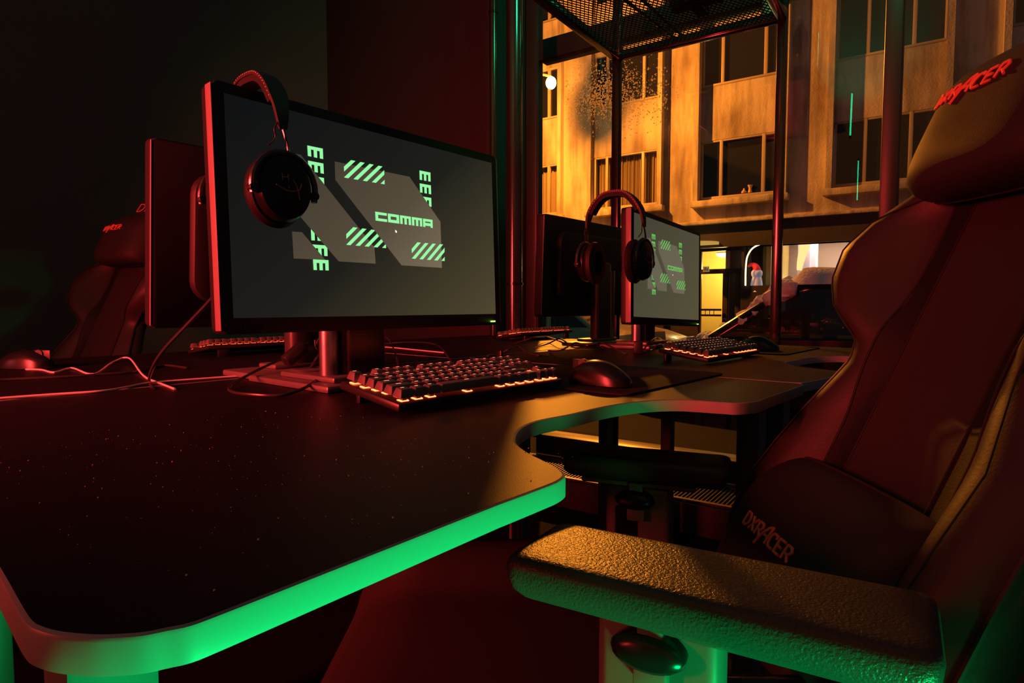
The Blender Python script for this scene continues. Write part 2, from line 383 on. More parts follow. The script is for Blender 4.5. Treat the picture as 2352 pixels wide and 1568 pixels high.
# shop
zs0, zs1 = fz(1760, 655), fz(1760, 552)
M_shopw = mat('shop_interior_paint', (.75, .58, .45), .8)
b = B(); wbox(b, uS0-.4, 12, DF+3.0, DF+3.1, EZ, zs1+.3); wbox(b, uS0-.5, uS0-.4, DF+.4, DF+3.1, EZ, zs1+.3); wbox(b, uS0-.4, 12, DF+.4, DF+3, zs1+.28, zs1+.35); wbox(b, uS0-.4, 12, DF+.4, DF+3, EZ-.05, EZ)
part('shop_interior', b, M_shopw, bld)
light('AREA', 'shop_light', WL(uS0+2.6, DF+1.6, zs1+.22), 75, (1, .78, .62), size=3.4, size_y=1.6, target=WL(uS0+2.6, DF+1.7, 0))
b = B(); q = .25; pts = [WL(uS0+.06, DF-.0, zs0), WL(uS0+.06, DF, zs1-.55), WL(uS0+.10, DF, zs1-.3), WL(uS0+.25, DF, zs1-.12), WL(uS0+.6, DF, zs1-.03), WL(uS0+1.2, DF, zs1), WL(uS0+3.2, DF, zs1)]
b.tube(pts, .018, 6); tag(part('shop_window_light_tube', b, emis('warm_white_tube', (1, .72, .42), 2.2)), 'thin white light tube tracing the rounded shop window edge across the street', 'light tube')
M_white = mat('glowing_white_paint', (.8, .78, .8), .5, emit=(.8, .8, 1), es=.12)  # faint glow built into the paint itself
def shop_box(nm, lb, cat, p0, p1, d0, d1, m):
    u0 = wu(p0[0], DF+d0); u1 = wu(p1[0], DF+d0); z1 = wz(p0[0], p0[1], DF+d0); z0 = wz(p1[0], p1[1], DF+d0)
    b = B(); wbox(b, u0, u1, DF+d0, DF+d1, z0, z1, .01); return tag(part(nm, b, m), lb, cat)
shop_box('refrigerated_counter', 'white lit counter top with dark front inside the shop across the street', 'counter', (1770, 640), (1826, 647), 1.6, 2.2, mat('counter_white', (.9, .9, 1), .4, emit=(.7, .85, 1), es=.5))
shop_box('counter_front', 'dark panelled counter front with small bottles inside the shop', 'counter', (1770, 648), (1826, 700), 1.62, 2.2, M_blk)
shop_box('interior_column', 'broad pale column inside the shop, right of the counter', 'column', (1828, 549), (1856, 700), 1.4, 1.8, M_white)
shop_box('interior_column', 'narrow bright white column at the shop right beside the chair edge', 'column', (1858, 549), (1870, 700), 1.3, 1.6, mat('bright_glowing_paint', (.9, .9, .95), .5, emit=(1, .9, .95), es=.5))  # column brightness comes from emission put into its paint
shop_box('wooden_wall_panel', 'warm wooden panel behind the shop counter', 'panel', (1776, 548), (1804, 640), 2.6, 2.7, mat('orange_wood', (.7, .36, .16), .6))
shop_box('wall_shelf', 'dark shelf unit at the left end of the shop', 'shelf', (1722, 562), (1740, 700), .9, 1.3, M_dkwall)
p = hitpl(1855, 570, nW*(DF+.6), nW)
b = B(); pr = [(-.16, -.48, .05), (-.13, -.25, .075), (-.07, .0, .10), (.0, .28, .13), (.03, .45, .12), (.03, .52, .05)]
b.tube([p + uW*a + Vector((0, 0, c)) for a, c, _ in pr], 1.0, 14, rr=lambda t: np.interp(t, [0, .2, .45, .7, .9, 1], [.05, .075, .10, .12, .12, .05]))
tag(part('orange_reflection_shape', b, emis('orange_reflection_glow', (1, .35, .13), 2.6)), 'tall slanted orange reflection at the shop, built as a glowing shape', 'lamp')  # glowing shape standing in for an orange reflection
p = hitpl(1738, 640, nW*(DF+.2), nW)
t = thing('santa_figure', 'small white bearded figure with a red hat standing in the shop window', 'figurine', p - Vector((0, 0, .3)), ANG)
b = B(); b.tube([(0, 0, 0), (0, 0, .12), (0, 0, .28), (.0, 0, .36)], .16, 14, rr=lambda t: 1-.45*t); part('body', b, M_white, t)
b = B(); b.tube([(0, 0, .30), (0, 0, .38), (0, 0, .46), (.0, 0, .50)], .10, 12, rr=lambda t: .75+.5*math.sin(PI*t)); part('beard', b, M_white, t)
b = B(); b.tube([(0, 0, .47), (-.02, 0, .56), (-.10, 0, .62), (-.2, 0, .58)], .10, 12, rr=lambda t: 1-.8*t); part('hat', b, mat('glowing_red_felt', (.7, .02, .02), .8, emit=(1, .05, .05), es=.25), t)  # hat felt has some light mixed into its colour
for px, py, lb in ((1727, 443, 'small dark vase on the sill behind the third window, right of the pear shape'), (1714, 441, 'small pear shaped ornament on the window sill across the street')):
    pass
def vase(px, pyb, hpx, lb, prof):
    p = hitpl(px, pyb, nW*(DF+.07), nW); s = hpx/FPX*14
    p.z = SILL+.056
    b = B(); n = 14; b.grid([[Vector((p.x+r*s*math.cos(2*PI*j/n), p.y+r*s*math.sin(2*PI*j/n), p.z+h*s)) for j in range(n)] for r, h in prof], closed_v=True)
    tag(part('ornament_vase', b, mat('clay', (.6, .4, .25), .6)), lb, 'vase')
vase(1723, 436, 17, 'flared little vase on the sill of the third window bay', [(.05, 0), (.3, 0), (.2, .4), (.18, .6), (.35, 1), (.3, 1)])
vase(1709, 438, 11, 'pear shaped ornament left of the flared vase on the same sill', [(.05, 0), (.5, 0), (.55, .3), (.2, .7), (.15, 1), (.05, 1)])
# ground outside
b = B(); wbox(b, -18, 16, DW+.25, 20, EZ-.1, EZ); struct('street_ground', b, mat('wet_asphalt', (.010, .010, .010), .8, spec=.1, noise=(1.5, .8, (.02, .02, .02))))
# street lamp
lp = thing('street_lamp', 'street lamp with a bare orange sodium bulb shining at the left edge of the window', 'lamp', (LAMP.x, LAMP.y, 0))
h = LAMP.z
b = B(); n = 20; b.grid([[Vector((.12*math.cos(2*PI*j/n)*math.sin(a), .12*math.sin(2*PI*j/n)*math.sin(a), h-.14*math.cos(a))) for j in range(n)] for a in [i*PI/10 for i in range(11)]], closed_v=True)
part('bulb', b, emis('sodium_bulb', (1, .6, .2), 60, samp=False), lp)
uv_l = Vector((uW.x, uW.y, 0))
part('lamp_hood', B().cyl((0, 0, h+.10), (0, 0, h+.16), .05, 20, r2=.03), M_dkmet, lp)
b = B(); q = uv_l*-1.0
b.tube([(0, 0, h+.14), (q.x*.4, q.y*.4, h+.26), (q.x, q.y, h+.1)], .03, 8); part('lamp_arm', b, M_dkmet, lp)
part('lamp_pole', B().cyl((q.x, q.y, EZ), (q.x, q.y, h+.12), .06, 14, r2=.045), M_dkmet, lp)

# cars
def car(label, front, dirv, L, Wd, paint, z0, roofh=1.44, snow=None, plate=False):
    dv = Vector((dirv.x, dirv.y, 0)).normalized(); t = thing('parked_car', label, 'car', (front.x, front.y, z0), math.atan2(dv.y, dv.x))
    prof = [(0, .32), (0.02, .55), (.12, .68), (.5, .80), (1.05, .90), (L*.5, .93), (L-.5, .95), (L-.05, .86), (L, .45), (L-.1, .25), (.15, .22)]
    body = B(); ys = [-Wd/2, -Wd/2+.06, 0, Wd/2-.06, Wd/2]
    sc = [.96, 1, 1.02, 1, .96]
    P = []
    for y, k in zip(ys, sc): P.append([Vector((L/2+(x-L/2)*(1 if abs(y) < Wd/2-.01 else .975), y, .25+(z-.25)*(k if z > .5 else 1))) for x, z in prof])
    V = body.grid(P, closed_v=True)
    body.bm.faces.new(V[0]); body.bm.faces.new(V[-1][::-1]); bmesh.ops.recalc_face_normals(body.bm, faces=body.bm.faces)
    me = part('body', body, paint, t, sharp=50)
    cab = B(); pr = [(1.0, .89), (1.75, roofh-.06), (2.2, roofh), (L-1.2, roofh-.02), (L-.45, .93)]
    P = [[Vector((x, s*(Wd/2-.08-(.16*(z-.89)/(roofh-.89))), z)) for x, z in pr] for s in (-1, 1)]
    V = cab.grid([P[0], P[1]]); cab.bm.faces.new(V[0]); cab.bm.faces.new(V[1][::-1]); bmesh.ops.recalc_face_normals(cab.bm, faces=cab.bm.faces)
    part('cabin_glass', cab, mat('car_glass', (.01, .012, .012), .08, spec=.8), t, sharp=30)
    rf = B(); w = Wd/2-.2
    for s in (-1, 1):
        rf.tube([(1.0, s*(Wd/2-.08), .9), (1.75, s*(w-.0), roofh-.05), (2.2, s*w, roofh), (L-1.2, s*w, roofh-.02), (L-.45, s*(Wd/2-.08), .94)], .035, 8)
        rf.tube([(2.45, s*w*1.02, roofh-.01), (2.5, s*(Wd/2-.07), .92)], .035, 6)
    rf.box((1.85, -w, roofh-.03), (L-1.1, w, roofh+.015), .02)
    part('roof_frame', rf, paint, t)
    for x in (.85, L-.85):
        for s in (-1, 1):
            wh = B().cyl((x, s*(Wd/2-.2), .31), (x, s*(Wd/2+.01), .31), .31, 26, bev=.03); wo = part('wheel', wh, mat('tyre', (.02, .02, .02), .8), t)
            hb = B(); hb.cyl((x, s*(Wd/2+.005), .31), (x, s*(Wd/2+.02), .31), .05, 12)
            for k in range(6):
                a = k*PI/3; hb.tube([(x, s*(Wd/2+.015), .31), (x+.2*math.cos(a), s*(Wd/2+.012), .31+.2*math.sin(a))], .02, 6, smooth=False)
            hb.tube([(x+.21*math.cos(a), s*(Wd/2+.01), .31+.21*math.sin(a)) for a in [i*PI/10 for i in range(20)]], .018, 6, closed=True, smooth=False)
            part('rim', hb, M_metal, wo)
    for s in (-1, 1): part('headlight', B().box((-.0, s*.62-.16, .56), (.06, s*.62+.16, .70), .02), mat('lamp_lens', (.6, .6, .6), .1), t)
    part('bumper', B().box((-.05, -Wd/2+.05, .25), (.12, Wd/2-.05, .48), .04), paint, t)
    if plate:
        po = part('number_plate', B().box((-.065, -.26, .42), (-.05, .26, .53), .002), mat('plate_white', (.7, .65, .55), .4), t)
        pc = B()
        for k in range(7): pc.box((-.067, -.2+k*.058, .44), (-.0645, -.165+k*.058, .51))
        part('plate_marks', pc, M_blk, po)
    if snow:
        sn = B(); n, m_ = 26, 12; x0, x1 = 1.55, L-.9
        P = []
        for i in range(n+1):
            row = []
            for j in range(m_+1):
                u = i/n; v = j/m_; e = min(1, 6*min(u, 1-u))**.5*min(1, 5*min(v, 1-v))**.5
                row.append(Vector((x0+(x1-x0)*u, (v-.5)*2*(w+.05), roofh-.06*(1 if u < .12 else 0)+.17*e*(1+.12*math.sin(7*u+3*v)))))
            P.append(row)
        sn.grid(P)
        so = part('snow_layer', sn, mat('snow', (.85, .85, .88), .8, bump=(30, .5, .02)), t)
        lumps = B(); rnd = random.Random(3)
        for k in range(260):
            u = rnd.random(); x = .75+u*1.0; z = .86+(roofh-.89)*max(0, (x-1.0)/.75) if x > 1 else .86
            y = (rnd.random()-.5)*2*(Wd/2-.12); rr_ = .035+.09*rnd.random()*(.3+u)
            tb = bmesh.new(); bmesh.ops.create_icosphere(tb, subdivisions=2, radius=rr_); 
            for v in tb.verts: v.co = v.co*(.8+.4*rnd.random()) + Vector((x, y, z+rr_*.2))
            lumps.merge(tb, 0, True)
        lo = part('snow_lump', lumps, mat('snow', (0, 0, 0)), so)
    return t
P_dark = mat('black_car_paint', (.012, .012, .014), .15, spec=.6, coat=.8)
P_beige = mat('beige_car_paint', (.42, .36, .28), .35, coat=.4)
car('dark parked car with a thick layer of snow on its roof and windscreen', CC(1.72, 7.75), uW, 4.3, 1.75, P_dark, EZ-.1, snow=True)
car('beige parked car seen below the second monitor, with its number plate showing', CC(2.75, 10.1), -uW, 4.1, 1.7, P_beige, EZ-.1, plate=True)
car('pale parked car showing one wheel below the dark monitor at the window', CC(-1.15, 10.3), uW*1, 3.6, 1.65, mat('silver_car_paint', (.5, .45, .36), .3, coat=.5), EZ-.1)
# lit droplets and dirt on the outer glass around the lamp
b = B(); rnd = random.Random(11)
for k in range(2600):
    px = rnd.gauss(1400, 60); py = rnd.gauss(222, 38)
    if px < 1300: px = 1300+rnd.random()*220
    if px > 1560: continue
    p = hitpl(px, py, nW*(DW+.011), nW); s = .0012+.0028*rnd.random()**2
    a = rnd.random()*PI; ca, sa = math.cos(a), math.sin(a)
    q = [uW*(ca*s*1.6)+zv*(sa*s*1.6), uW*(-sa*s)+zv*(ca*s), uW*(-ca*s*1.6)-zv*(sa*s*1.6), uW*(sa*s)-zv*(ca*s)]
    vs = [b.bm.verts.new(p+x) for x in q]; b.bm.faces.new(vs[::-1])
m = bpy.data.materials.new('lit_droplet'); m.use_nodes = True; nt = m.node_tree; nt.nodes.clear()
o_ = nt.nodes.new('ShaderNodeOutputMaterial'); tr = nt.nodes.new('ShaderNodeBsdfTranslucent'); tr.inputs[0].default_value = (.95, .9, .85, 1); nt.links.new(tr.outputs[0], o_.inputs[0])
dr = part('dried_droplets', b, m, w1); dr['kind'] = 'stuff'; dr['label'] = 'dried droplets and dirt on the window glass glittering beside the street lamp'

# ------------------------------------------------------------------ reflections' sources: room lights overhead
def led(label, p0, p1, col, s, r=.006, nm='led_tube'):
    t = thing(nm, label, 'light tube', p0); q = Vector(p1)-Vector(p0)
    part('tube', B().cyl((0, 0, 0), q, r, 10), emis('lit_%s' % ('green' if col[1] > .5 else 'other'), col, s), t)
    k = q.normalized(); part('end_cap', B().cyl(-k*.02, Vector((0, 0, 0)), r*1.3, 10), M_blk, t); part('end_cap', B().cyl(q, q+k*.02, r*1.3, 10), M_blk, t)
led('upright green light tube mirrored in the window glass, the tallest of three', CC(-.34, .86, 2.36), CC(-.345, .85, 2.84), (.02, 1, .4), 9)
led('upright green light tube mirrored in the window, the short middle one', CC(-.49, .335, 2.20), CC(-.49, .33, 2.52), (.02, 1, .4), 7)
led('upright green light tube mirrored low in the window near the cornice', CC(-.44, .30, 1.70), CC(-.44, .30, 2.0), (.02, 1, .4), 4, r=.004)

# ------------------------------------------------------------------ steel rack
RZ = 1.905
dR = 2.43; uR0 = wu(1412, dR); uR1 = wu(1781, dR)
rk = thing('steel_rack', 'black steel tube rack with an expanded metal shelf standing in front of the shop window', 'rack', (0, 0, 0))
def wtube(b, u0, u1, d0, d1, z0, z1): wbox(b, u0, u1, d0, d1, z0, z1, .002)
h = .016
for u, nm in ((uR0, 'post'), (uR1, 'post')):
    b = B(); wtube(b, u-h, u+h, dR-h, dR+h, 0, 2.75); part(nm, b, M_dkmet, rk)
b = B()
dN = 1.35
wtube(b, uR0, uR1, dR-h, dR+h, RZ, RZ+.034); wtube(b, uR0-h, uR0+h, dN, dR, RZ, RZ+.034); wtube(b, uR1-h, uR1+h, dN, dR, RZ, RZ+.034)
wtube(b, uR0, uR1, dN-h, dN+h, RZ, RZ+.034)
part('shelf_frame', b, M_dkmet, rk)
b = B(); su = uR1-uR0; sd = dR-dN; c = .0165; kx = .55
def wbar(b, p, q, w, z0, z1):
    d = Vector((q[0]-p[0], q[1]-p[1])); 
    if d.length < .004: return
    nn = Vector((-d.y, d.x)).normalized()*w
    c4 = [(p[0]+nn.x, p[1]+nn.y), (q[0]+nn.x, q[1]+nn.y), (q[0]-nn.x, q[1]-nn.y), (p[0]-nn.x, p[1]-nn.y)]
    lo = [b.bm.verts.new(WL(x, y, z0)) for x, y in c4]; hi = [b.bm.verts.new(WL(x, y, z1)) for x, y in c4]
    b.bm.faces.new(lo[::-1]); b.bm.faces.new(hi)
    for i in range(4): b.bm.faces.new((lo[i], lo[(i+1) % 4], hi[(i+1) % 4], hi[i]))
for sgn in (1, -1):
    N = int((su+sd/kx)/c)+2
    for i in range(N):
        # line: u = u_start + sgn * s*kx..., sweeps the shelf rectangle
        x0 = (i*c - sd*kx) if sgn > 0 else i*c
        x1 = x0+sd*kx if sgn > 0 else x0-sd*kx
        # clip to 0..su
        t0, t1 = 0.0, 1.0; dx = x1-x0
        lo_, hi_ = sorted(((0-x0)/dx, (su-x0)/dx)); t0 = max(t0, lo_); t1 = min(t1, hi_)
        if t1-t0 < .01: continue
        wbar(b, (uR0+x0+dx*t0, dN+sd*t0), (uR0+x0+dx*t1, dN+sd*t1), .0016, RZ+.008, RZ+.0105)
part('mesh_shelf', b, M_dkmet, rk)
b = B()
for px0, px1 in ((1438, 1548), (1478, 1572)):
    p0 = hitz(px0, 2, RZ+.04); p1 = hitz(px1, 86, RZ+.04); b.tube([p0-(p1-p0)*.5, p0, p1], .006, 8)
part('brace', b, M_dkmet, rk)
# things on the rack
p = hitz(1615, 15, RZ+.012); 
t = thing('black_spotlight', 'black round spotlight lying on the mesh shelf of the rack', 'lamp', (p.x, p.y, RZ+.011), ANG)
part('lamp_housing', B().cyl((-.11, 0, .06), (.05, 0, .06), .055, 24, bev=.01), M_blk, t); part('lamp_ring', B().cyl((.05, 0, .06), (.07, 0, .06), .06, 24), M_blkg, t)
part('lamp_bracket', B().box((-.04, -.07, 0), (.0, .07, .006)).box((-.04, -.07, 0), (0, -.062, .07)).box((-.04, .062, 0), (0, .07, .07)), M_dkmet, t)
p = hitz(1770, 25, RZ+.06)
t = thing('plastic_bottle', 'clear plastic bottle catching green light on the rack corner', 'bottle', (p.x, p.y, RZ+.035))
b = B(); n = 20; b.grid([[Vector((r*math.cos(2*PI*j/n), r*math.sin(2*PI*j/n), z)) for j in range(n)] for r, z in ((.001, 0), (.03, 0), (.033, .01), (.03, .06), (.033, .11), (.03, .15), (.012, .19), (.012, .21))], closed_v=True)
part('bottle_body', b, mat('clear_plastic', (.3, .5, .45), .12, spec=.9), t); part('bottle_cap', B().cyl((0, 0, .21), (0, 0, .225), .014, 16), M_white, t)

# ------------------------------------------------------------------ desks
DZ = .75; TK = .018
def w2(px, py): p = hitz(px, py, DZ); return (p.x, p.y)
XE = -.283
c_ = catmull([Vector((*w2(*q), 0)) for q in ((-40, 1260), (0, 1330), (31, 1388), (56, 1428), (82, 1444), (128, 1456), (204, 1463), (265, 1462), (327, 1457), (383, 1446), (439, 1434), (510, 1408), (612, 1368))], 4)
near = [(-1.15, c_[0].y)] + [(q.x, q.y) for q in c_]
edge = [w2(*q) for q in ((1185, 1143), (1249, 1119), (1279, 1107), (1296, 1096), (1298, 1087), (1283, 1072.5), (1253, 1057), (1215, 1038), (1189, 1019), (1185, 1006), (1192, 989), (1211, 975), (1245, 964), (1313, 951), (1377, 936), (1441, 925), (1505, 919), (1569, 918), (1654, 923), (1696, 925), (1739, 921))]
cr_ = catmull([Vector((x, y, 0)) for x, y in [(XE, .30)] + edge + [(edge[-1][0], edge[-1][1]+.03)]], 5)
e2 = [(p.x, p.y) for p in cr_[3:]]
xe2 = edge[-1][0]
yE = w2(1834, 880)[1]
out1 = near + e2[:] + [(xe2, yE-.02), (xe2-.004, yE-.005), (xe2-.02, yE), (-1.15, yE)]
def desk(label, outline, x0=0):
    cx = sum(p[0] for p in outline)/len(outline); cy = sum(p[1] for p in outline)/len(outline)
    t = thing('gaming_desk', label, 'desk', (cx, cy, 0), 0, None)
    loc = [(x-cx, y-cy) for x, y in outline]
    n = len(loc)
    def off(P, d):
        o = []
        for i in range(len(P)):
            a = Vector(P[i-1]); c = Vector(P[i]); e = Vector(P[(i+1) % len(P)]); n1 = (c-a).normalized(); n2_ = (e-c).normalized(); t_ = (n1+n2_).normalized()
            o.append((c.x-t_.y*d, c.y+t_.x*d))
        return o
    part('tabletop', B().prism(off(loc, .0028), DZ-.003, DZ), M_desk, t)
    b = B(); rings = [(off(loc, .004), DZ-TK+.0004), (loc, DZ-TK+.0008), (loc, DZ-.0026), (off(loc, .0008), DZ-.0009), (off(loc, .0026), DZ-.0001), (off(loc, .004), DZ-.0012)]
    b.grid([[Vector((x, y, z)) for x, y in ring] for ring, z in rings], closed_v=True)
    part('edge_band', b, M_edge, t, label='grey edge band lit green'); part('underside', B().prism(off(loc, .004), DZ-TK, DZ-.0035), M_dkmet, t)
    ins = B(); xs = [p[0] for p in loc]; ys = [p[1] for p in loc]
    ins.box((min(xs)+.08, min(ys)+.10, DZ-TK-.04), (max(xs)-.22, min(ys)+.14, DZ-TK-.001)); ins.box((min(xs)+.08, max(ys)-.14, DZ-TK-.04), (max(xs)-.22, max(ys)-.10, DZ-TK-.001))
    ins.box((min(xs)+.3, min(ys)+.12, DZ-TK-.04), (min(xs)+.34, max(ys)-.12, DZ-TK-.001)); part('under_frame', ins, M_dkmet, t)
    for sx, sy in ((max(xs)-.075, min(ys)+.033), (min(xs)+.1, min(ys)+.1), (max(xs)-.10, max(ys)-.06), (min(xs)+.1, max(ys)-.1)):
        part('leg', B().box((sx-.02, sy-.02, .012), (sx+.02, sy+.02, DZ-TK-.0005), .003), mat('grey_leg_paint', (.12, .12, .12), .4), t)
    return t
desk('front gaming desk with a wavy cut out front edge glowing green', out1)
y2 = yE+.006
tipY = w2(1902, 853)[1]
shift = tipY-.40
nx = [(x-.008, y+shift) for x, y in e2 if y > .33]
out2 = [(-1.15, y2), (xe2-.03, y2), (xe2-.012, y2+.008), (xe2-.006, y2+.03)] + nx + [(xe2-.01, 2.25), (-1.15, 2.27)]
desk('second gaming desk nearer the window, with its own notch behind the chair', out2)
def desk_rect(label, x0, x1, y0, y1):
    r = .04; return desk(label, [(x0+r, y0), (x1, y0), (x1, y1), (x0+r, y1), (x0, y1-r), (x0, y0+r)])
desk_rect('black desk of the opposite row behind the left monitor', -1.95, -1.158, -.02, 1.135)
desk_rect('black desk of the opposite row nearest the window', -1.95, -1.158, 1.142, 2.12)

# dust on the front desk
b = B(); rnd = random.Random(21)
for k in range(260):
    x = -.80+.5*rnd.random()**.8; y = .10+.38*rnd.random(); q_ = .00025+.0005*rnd.random()**3
    t_ = bmesh.new(); bmesh.ops.create_icosphere(t_, subdivisions=1, radius=q_); bmesh.ops.translate(t_, verts=t_.verts, vec=(x, y, DZ+q_*.8)); b.merge(t_)
du = part('dust', b, mat('pale_dust', (.5, .45, .42), .9)); du['kind'] = 'stuff'; tag(du, 'fine dust specks scattered over the front desk top', 'dust')
# ------------------------------------------------------------------ monitors
def homog(src, dst):
    A = []
    for (x, y), (u, v) in zip(src, dst):
        A.append([x, y, 1, 0, 0, 0, -u*x, -u*y, -u]); A.append([0, 0, 0, x, y, 1, -v*x, -v*y, -v])
    _, _, vt = np.linalg.svd(np.array(A, float)); return vt[-1].reshape(3, 3)
SW, SH = .531, .299
Hm = homog([(523, 225), (1121.5, 381), (1140.5, 719.5), (544, 731)], [(0, SH), (SW, SH), (SW, 0), (0, 0)])
def sc(px, py):
    q = Hm @ np.array([px, py, 1.0]); return (q[0]/q[2], q[1]/q[2])
def clipu(poly):
    for ax, s_, lim in ((0, 1, 0), (0, -1, -1), (1, 1, 0), (1, -1, -1)):
        out = []
        for i in range(len(poly)):
            a = poly[i]; c = poly[(i+1) % len(poly)]; da = a[ax]*s_-lim; dc = c[ax]*s_-lim
            if da >= 0: out.append(a)
            if da*dc < 0: k = da/(da-dc); out.append((a[0]+(c[0]-a[0])*k, a[1]+(c[1]-a[1])*k))
        poly = out
        if not poly: break
    return poly
def bil(q, s, t):            # q: TL TR BL BR
    f = lambda i: (q[0][i]*(1-s)+q[1][i]*s)*(1-t)+(q[2][i]*(1-s)+q[3][i]*s)*t
    return (f(0), f(1))
def wallpaper():
    b = B()
    def poly(pts, lvl, mi): b.poly([(.0006*lvl, *p) for p in pts], mi)
    GR, GN = 0, 1
    G1 = [(769.4, 377.5), (937, 411.5), (1008.6, 512), (1014.3, 615.5), (923, 609.8), (771.3, 418.4)]
    G2 = [(626, 352), (694, 362), (862, 569), (865.5, 606), (782, 601), (628, 425)]
    G3 = [(675.5, 533.6), (698, 535), (751.5, 597.5), (679.5, 594.4)]
    poly([sc(*p) for p in G3], 2, GR); poly([sc(*p) for p in G2], 2, GR); poly([sc(*p) for p in G1], 4, GR)
    def E(q, lvl):
        Q = [sc(*p) for p in q]
        for s0, s1, t0, t1 in ((0, 1, 0, .32), (0, .22, .32, 1), (.39, .61, .32, 1), (.78, 1, .32, 1)):
            poly([bil(Q, s0, t0), bil(Q, s1, t0), bil(Q, s1, t1), bil(Q, s0, t1)], lvl, GN)
    o = lambda ox, oy, k, L: [(ox+x/k, oy+y/k) for x, y in L]
    E(o(940, 380, 13.07, [(272, 225), (592, 290), (285, 495), (603, 552)]), 1); E(o(940, 380, 13.07, [(285, 600), (613, 660), (303, 862), (628, 920)]), 1)
    E(o(940, 380, 13.07, [(300, 970), (632, 1025), (315, 1232), (645, 1285)]), 1)
    E(o(660, 500, 11.2, [(705, 1080), (1098, 1100), (722, 1350), (1108, 1362)]), 3); E(o(660, 500, 11.2, [(683, 700), (1075, 728), (700, 972), (1086, 997)]), 1)
    E(o(660, 500, 11.2, [(657, 325), (1055, 350), (672, 595), (1068, 622)]), 1)
    for L in ([(215, 240), (605, 320), (232, 500), (617, 580)], [(235, 615), (622, 690), (250, 870), (637, 945)], [(252, 975), (640, 1050), (265, 1225), (655, 1300)]): E(o(690, 320, 11.2, L), 1)
    def stripes(q, lvl, clipG=None):
        Q = [sc(*p) for p in q]
        for i in range(-1, 6):
            c0 = .07+.226*i+.226*0; w = .105
            pl = clipu([(c0+.33-.226*0, 0), (c0+.33+w, 0), (c0+w-.08, 1), (c0-.08, 1)])
            if len(pl) > 2: poly([bil(Q, *p) for p in pl], lvl, GN)
    stripes([(788.9, 371.3), (879.6, 389.7), (790.8, 413.4), (881.5, 428.5)], 5)
    stripes([(797.0, 521.7), (886, 533.5), (798.6, 563.6), (888, 571)], 3)
    stripes([(943.5, 556.9), (1018.3, 563), (946, 594.7), (1019.5, 600.2)], 5)
    # COMMA
    Q = [sc(*p) for p in o(850, 470, 10.45, [(115, 200), (1465, 395), (130, 410), (1475, 585)])]
    def rc(x0, x1, y0, y1): poly([bil(Q, x0, y0), bil(Q, x1, y0), bil(Q, x1, y1), bil(Q, x0, y1)], 5, GN)
    L = [(0, .188), (.205, .393), (.41, .6), (.617, .804), (.82, 1)]
    a, c = L[0]; rc(a, a+.045, 0, 1); rc(a+.045, c, 0, .3); rc(a+.045, c, .7, 1)
    a, c = L[1]; rc(a, a+.045, 0, 1); rc(c-.045, c, 0, 1); rc(a+.045, c-.045, 0, .3); rc(a+.045, c-.045, .66, 1)
    for a, c in (L[2], L[3]):
        m_ = (a+c)/2; rc(a, c, 0, .28); rc(a, a+.042, .28, 1); rc(c-.042, c, .28, 1); rc(m_-.021, m_+.021, .28, 1)
    a, c = L[4]; rc(a, a+.04, 0, 1); rc(c-.04, c, 0, 1); rc(a+.04, c-.04, 0, .3); rc(a+.04, c-.04, .48, .82)
    cu = [sc(*p) for p in o(850, 470, 10.45, [(590, 625), (590, 685), (612, 688), (622, 705), (630, 690), (632, 665)])]
    poly(cu, 6, 2)
    return b
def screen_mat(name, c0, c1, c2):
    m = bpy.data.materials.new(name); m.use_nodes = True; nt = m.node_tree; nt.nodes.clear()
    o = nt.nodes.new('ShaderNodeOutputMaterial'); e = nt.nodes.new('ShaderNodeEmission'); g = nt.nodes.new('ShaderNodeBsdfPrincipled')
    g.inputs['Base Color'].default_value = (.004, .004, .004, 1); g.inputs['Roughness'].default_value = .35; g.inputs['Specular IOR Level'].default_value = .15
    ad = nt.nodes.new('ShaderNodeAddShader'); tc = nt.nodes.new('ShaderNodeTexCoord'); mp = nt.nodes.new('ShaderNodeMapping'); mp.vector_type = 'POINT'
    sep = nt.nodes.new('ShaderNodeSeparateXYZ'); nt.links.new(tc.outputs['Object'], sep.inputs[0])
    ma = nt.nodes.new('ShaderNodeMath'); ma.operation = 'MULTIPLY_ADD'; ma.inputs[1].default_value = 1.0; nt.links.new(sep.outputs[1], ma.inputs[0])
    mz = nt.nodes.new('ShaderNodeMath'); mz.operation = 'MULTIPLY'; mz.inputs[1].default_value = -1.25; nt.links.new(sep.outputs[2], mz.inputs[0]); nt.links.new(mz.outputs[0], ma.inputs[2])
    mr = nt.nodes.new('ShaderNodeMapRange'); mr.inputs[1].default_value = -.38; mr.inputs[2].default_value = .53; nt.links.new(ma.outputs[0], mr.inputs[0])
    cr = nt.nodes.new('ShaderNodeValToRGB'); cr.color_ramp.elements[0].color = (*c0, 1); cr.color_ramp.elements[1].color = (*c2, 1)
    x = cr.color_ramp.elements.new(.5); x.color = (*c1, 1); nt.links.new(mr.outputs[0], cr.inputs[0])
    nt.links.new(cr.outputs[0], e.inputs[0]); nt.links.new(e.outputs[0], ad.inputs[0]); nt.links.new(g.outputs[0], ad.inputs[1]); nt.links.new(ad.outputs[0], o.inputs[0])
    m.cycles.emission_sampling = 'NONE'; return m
S1 = screen_mat('wallpaper_baked_angle_dimming', srgb(14, 16, 18), srgb(30, 29, 25), srgb(78, 70, 48)); S2 = screen_mat('olive_wallpaper_background', srgb(66, 64, 48), srgb(76, 73, 56), srgb(86, 80, 56))  # front screen's oblique-view dimming and lamp glow baked into the first ramp
SG1 = screen_mat('grey_logo_baked_angle_dimming', srgb(36, 36, 33), srgb(86, 76, 60), srgb(150, 134, 108)); SG2 = screen_mat('grey_logo_shade_pale', srgb(96, 92, 76), srgb(104, 98, 80), srgb(112, 104, 84))  # front logo greys carry the same baked viewing-angle ramp
